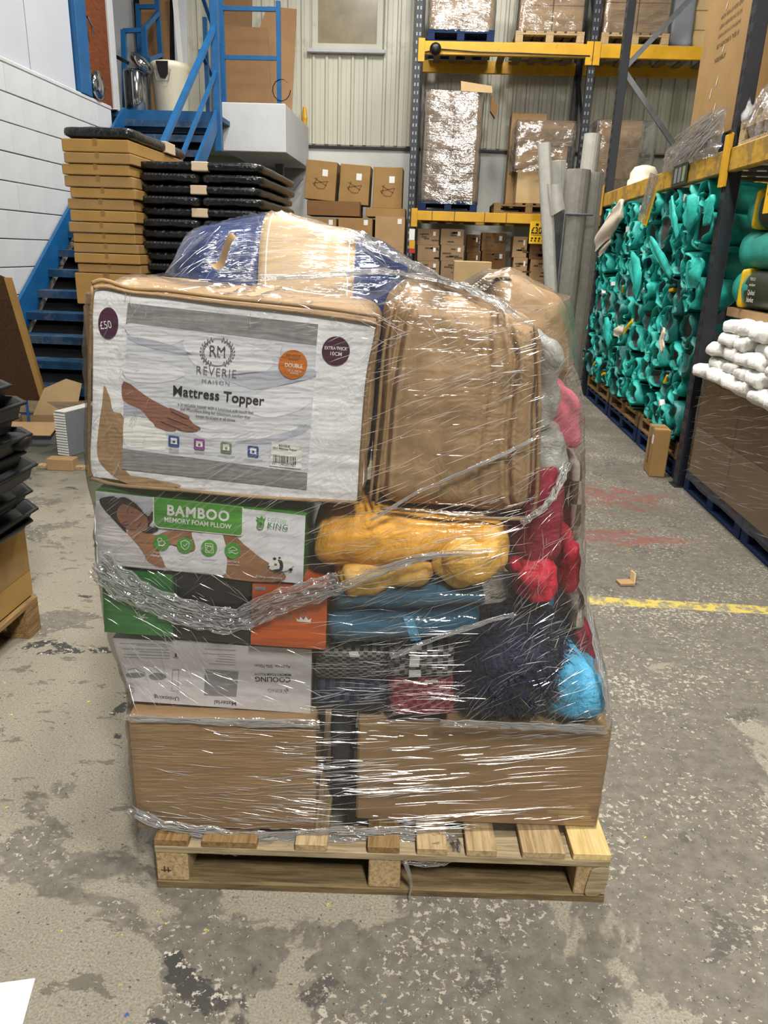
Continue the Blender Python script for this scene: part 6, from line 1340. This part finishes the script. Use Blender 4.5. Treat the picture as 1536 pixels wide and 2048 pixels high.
def fh(x, y, off=.002):
    d = (L3 @ ray(x, y)).normalized(); h = BV.ray_cast(EL, d)
    if h[0] is None: return None, None
    n = h[1]; n = -n if n.dot(d) > 0 else n
    return h[0]+n*off, n
def fold_strip(mb, px, w, off=.0015):
    P_ = []
    for x, y in px:
        p, n = fh(x, y, off)
        if p is None or (P_ and (p-P_[-1][0]).length > .2): return
        P_.append((p, n))
    o = len(mb.v); m = len(P_)
    for i, (p, n) in enumerate(P_):
        d = (P_[min(m-1, i+1)][0]-P_[max(0, i-1)][0]).normalized(); s = d.cross(n).normalized(); k = math.sin(PI*(i+.15)/(m-.7))*w
        mb.v += [p+s*k, p+n*k*.9, p-s*k]
    for i in range(m-1):
        a = o+3*i
        mb.f += [[a, a+1, a+4, a+3], [a+1, a+2, a+5, a+4]]
rg = random.Random(77); fb = MB()
REG = [  # x0, y0, x1, y1, slope angle deg (rising to the right), jitter, count, length range, half width mm
    (262, 1440, 660, 1640, -2, 5, 80, (25, 150), .7), (560, 1470, 1215, 1640, 4, 4, 130, (40, 260), .8), (620, 1520, 860, 1600, 4, 3, 28, (80, 240), 1.5),
    (680, 640, 1085, 1035, 22, 7, 170, (25, 130), .7), (720, 560, 1085, 760, 24, 22, 60, (20, 90), .8), (430, 840, 740, 1000, 24, 10, 70, (40, 140), .5),
    (195, 990, 620, 1165, 36, 12, 120, (30, 120), .38), (230, 1275, 420, 1420, -48, 18, 55, (25, 110), .7), (330, 1280, 640, 1420, -15, 30, 55, (20, 90), .6), (205, 1140, 500, 1275, -35, 18, 60, (20, 90), .6),
    (620, 1010, 1030, 1210, 16, 14, 150, (25, 150), .7), (640, 1225, 900, 1440, 6, 12, 90, (30, 150), .8), (780, 1225, 1160, 1440, 32, 20, 110, (25, 130), .6), (640, 1300, 920, 1450, 2, 6, 60, (40, 200), .7),
    (350, 445, 820, 590, 1, 6, 110, (30, 170), .7), (345, 470, 470, 560, 40, 18, 40, (20, 80), .6), (720, 470, 1090, 660, -32, 16, 90, (25, 120), .7), (1010, 640, 1165, 1000, 35, 30, 90, (20, 90), .6), (1020, 960, 1170, 1300, 55, 35, 90, (20, 90), .6),
    (255, 1590, 640, 1690, -8, 8, 80, (20, 110), .8), (500, 1630, 930, 1690, 0, 7, 110, (20, 120), .9), (190, 560, 300, 960, 70, 30, 30, (15, 60), .5), (500, 560, 780, 700, 20, 40, 60, (10, 50), .6), (1050, 1300, 1215, 1445, 30, 50, 60, (15, 70), .6), (640, 1440, 1215, 1480, 2, 8, 60, (15, 90), .9)]
for (x0, y0, x1, y1, an, ji, n, (la, lb_), w) in REG:
    for _ in range(n):
        cx, cy = rg.uniform(x0, x1), rg.uniform(y0, y1); a = math.radians(an+rg.gauss(0, ji*.6)); L = rg.uniform(la, lb_)*rg.uniform(.6, 1); dx, dy = math.cos(a)*L/2, -math.sin(a)*L/2
        bw = rg.gauss(0, .03)*L
        fold_strip(fb, [(cx-dx, cy-dy), (cx-dx*.4+dy*.1, cy-dy*.4+bw), (cx+dx*.4, cy+dy*.4+bw), (cx+dx, cy+dy)], w*.001*rg.uniform(.5, 1.5))
part('fold', fb, 'fold', sw, LM, kind='stuff')
def crumple(px, wid, dens, amp, seed, mat='film_d', nfil=30):
    """band of bunched film along a path on the load"""
    rg = random.Random(seed); c = [Vector((p[0], p[1], 0)) for p in px]; c = cr(c, 6, False); m = len(c); mb = MB(); rows = []
    for i, p in enumerate(c):
        d = (c[min(m-1, i+1)]-c[max(0, i-1)]).normalized(); s = Vector((-d.y, d.x, 0)); wv = (wid[0]+(wid[1]-wid[0])*i/(m-1))*(.8+.3*noise.noise(Vector((i*.4, seed, 0)))); row = []
        for k in range(dens+1):
            q = p+s*wv*(k/dens-.5); h, n = fh(q.x, q.y, .004)
            if h is None: h = lv(q.x, q.y, .02); n = Vector((0, -1, 0))
            row.append(h+n*(amp*(.5+noise.noise(Vector((q.x*.11, q.y*.11, seed)))+.6*noise.noise(Vector((q.x*.3, q.y*.3, seed+5))))))
        rows.append(row)
    for r_ in rows: mb.v += r_
    for i in range(m-1):
        for k in range(dens): a = i*(dens+1)+k; mb.f.append([a, a+1, a+dens+2, a+dens+1])
    part('bunched_band', mb, mat, sw, LM, False)
    fm = MB()
    for _ in range(nfil):
        k0 = rg.uniform(0, dens); i0 = rg.randrange(0, max(1, m-5)); n_ = rg.randrange(3, 7); pl = []
        for i in range(i0, min(m, i0+n_)):
            k = min(dens-.001, max(0, k0+rg.uniform(-.5, .5))); a = int(k); pl.append(rows[i][a].lerp(rows[i][a+1], k-a)+Vector((0, -.003, 0)))
        if len(pl) > 2: fm.tube(pl, rg.uniform(.0004, .0011), 3, False)
    part('strand', fm, 'fold', sw, LM, kind='stuff')
crumple([(196, 1122), (250, 1165), (330, 1205), (420, 1232), (480, 1236), (545, 1205), (620, 1180), (680, 1160)], (74, 58), 16, .011, 1, nfil=330)
crumple([(260, 1612), (330, 1645), (430, 1662), (520, 1672), (640, 1664), (760, 1664), (880, 1668)], (24, 38), 9, .008, 2, nfil=260)
crumple([(385, 1690), (450, 1700), (520, 1700), (600, 1690)], (14, 10), 4, .006, 12, nfil=40)
crumple([(690, 470), (760, 505), (850, 545), (930, 580), (1010, 618), (1065, 652)], (26, 12), 6, .007, 3, nfil=70)
crumple([(520, 560), (640, 556), (740, 548), (830, 556), (960, 590)], (16, 14), 5, .006, 4, nfil=70)
crumple([(250, 1432), (380, 1438), (520, 1442), (640, 1444)], (14, 22), 5, .006, 5, nfil=80)
crumple([(880, 1440), (1000, 1445), (1120, 1450), (1212, 1455)], (16, 20), 5, .006, 6, nfil=70)
crumple([(1128, 925), (1110, 970), (1085, 1010), (1040, 1045)], (22, 14), 6, .008, 7, nfil=60)
crumple([(742, 1040), (830, 985), (930, 940), (1030, 895), (1075, 870)], (9, 7), 3, .004, 8, nfil=50)
crumple([(1166, 1080), (1168, 1180), (1182, 1270), (1205, 1370), (1214, 1450)], (12, 14), 4, .006, 9, nfil=50)
crumple([(640, 1190), (760, 1140), (860, 1110), (980, 1100)], (26, 12), 5, .007, 10, nfil=70)
crumple([(780, 1310), (880, 1270), (970, 1240), (1030, 1225)], (12, 10), 4, .006, 11, nfil=50)
crumple([(860, 1670), (890, 1668), (915, 1680), (905, 1712), (860, 1722), (800, 1716)], (20, 16), 5, .012, 13, nfil=50)
single('film_tail', MB().tube(cr([LM @ Vector(p) for p in ((.66, -.012, .13), (.672, -.015, .09), (.68, -.012, .05), (.675, -.02, .012))], 5, False), [.008-.006*i/15 for i in range(16)], 6), 'film_d', 'thin tail of film hanging down the pallet front', 'film', smooth=True)
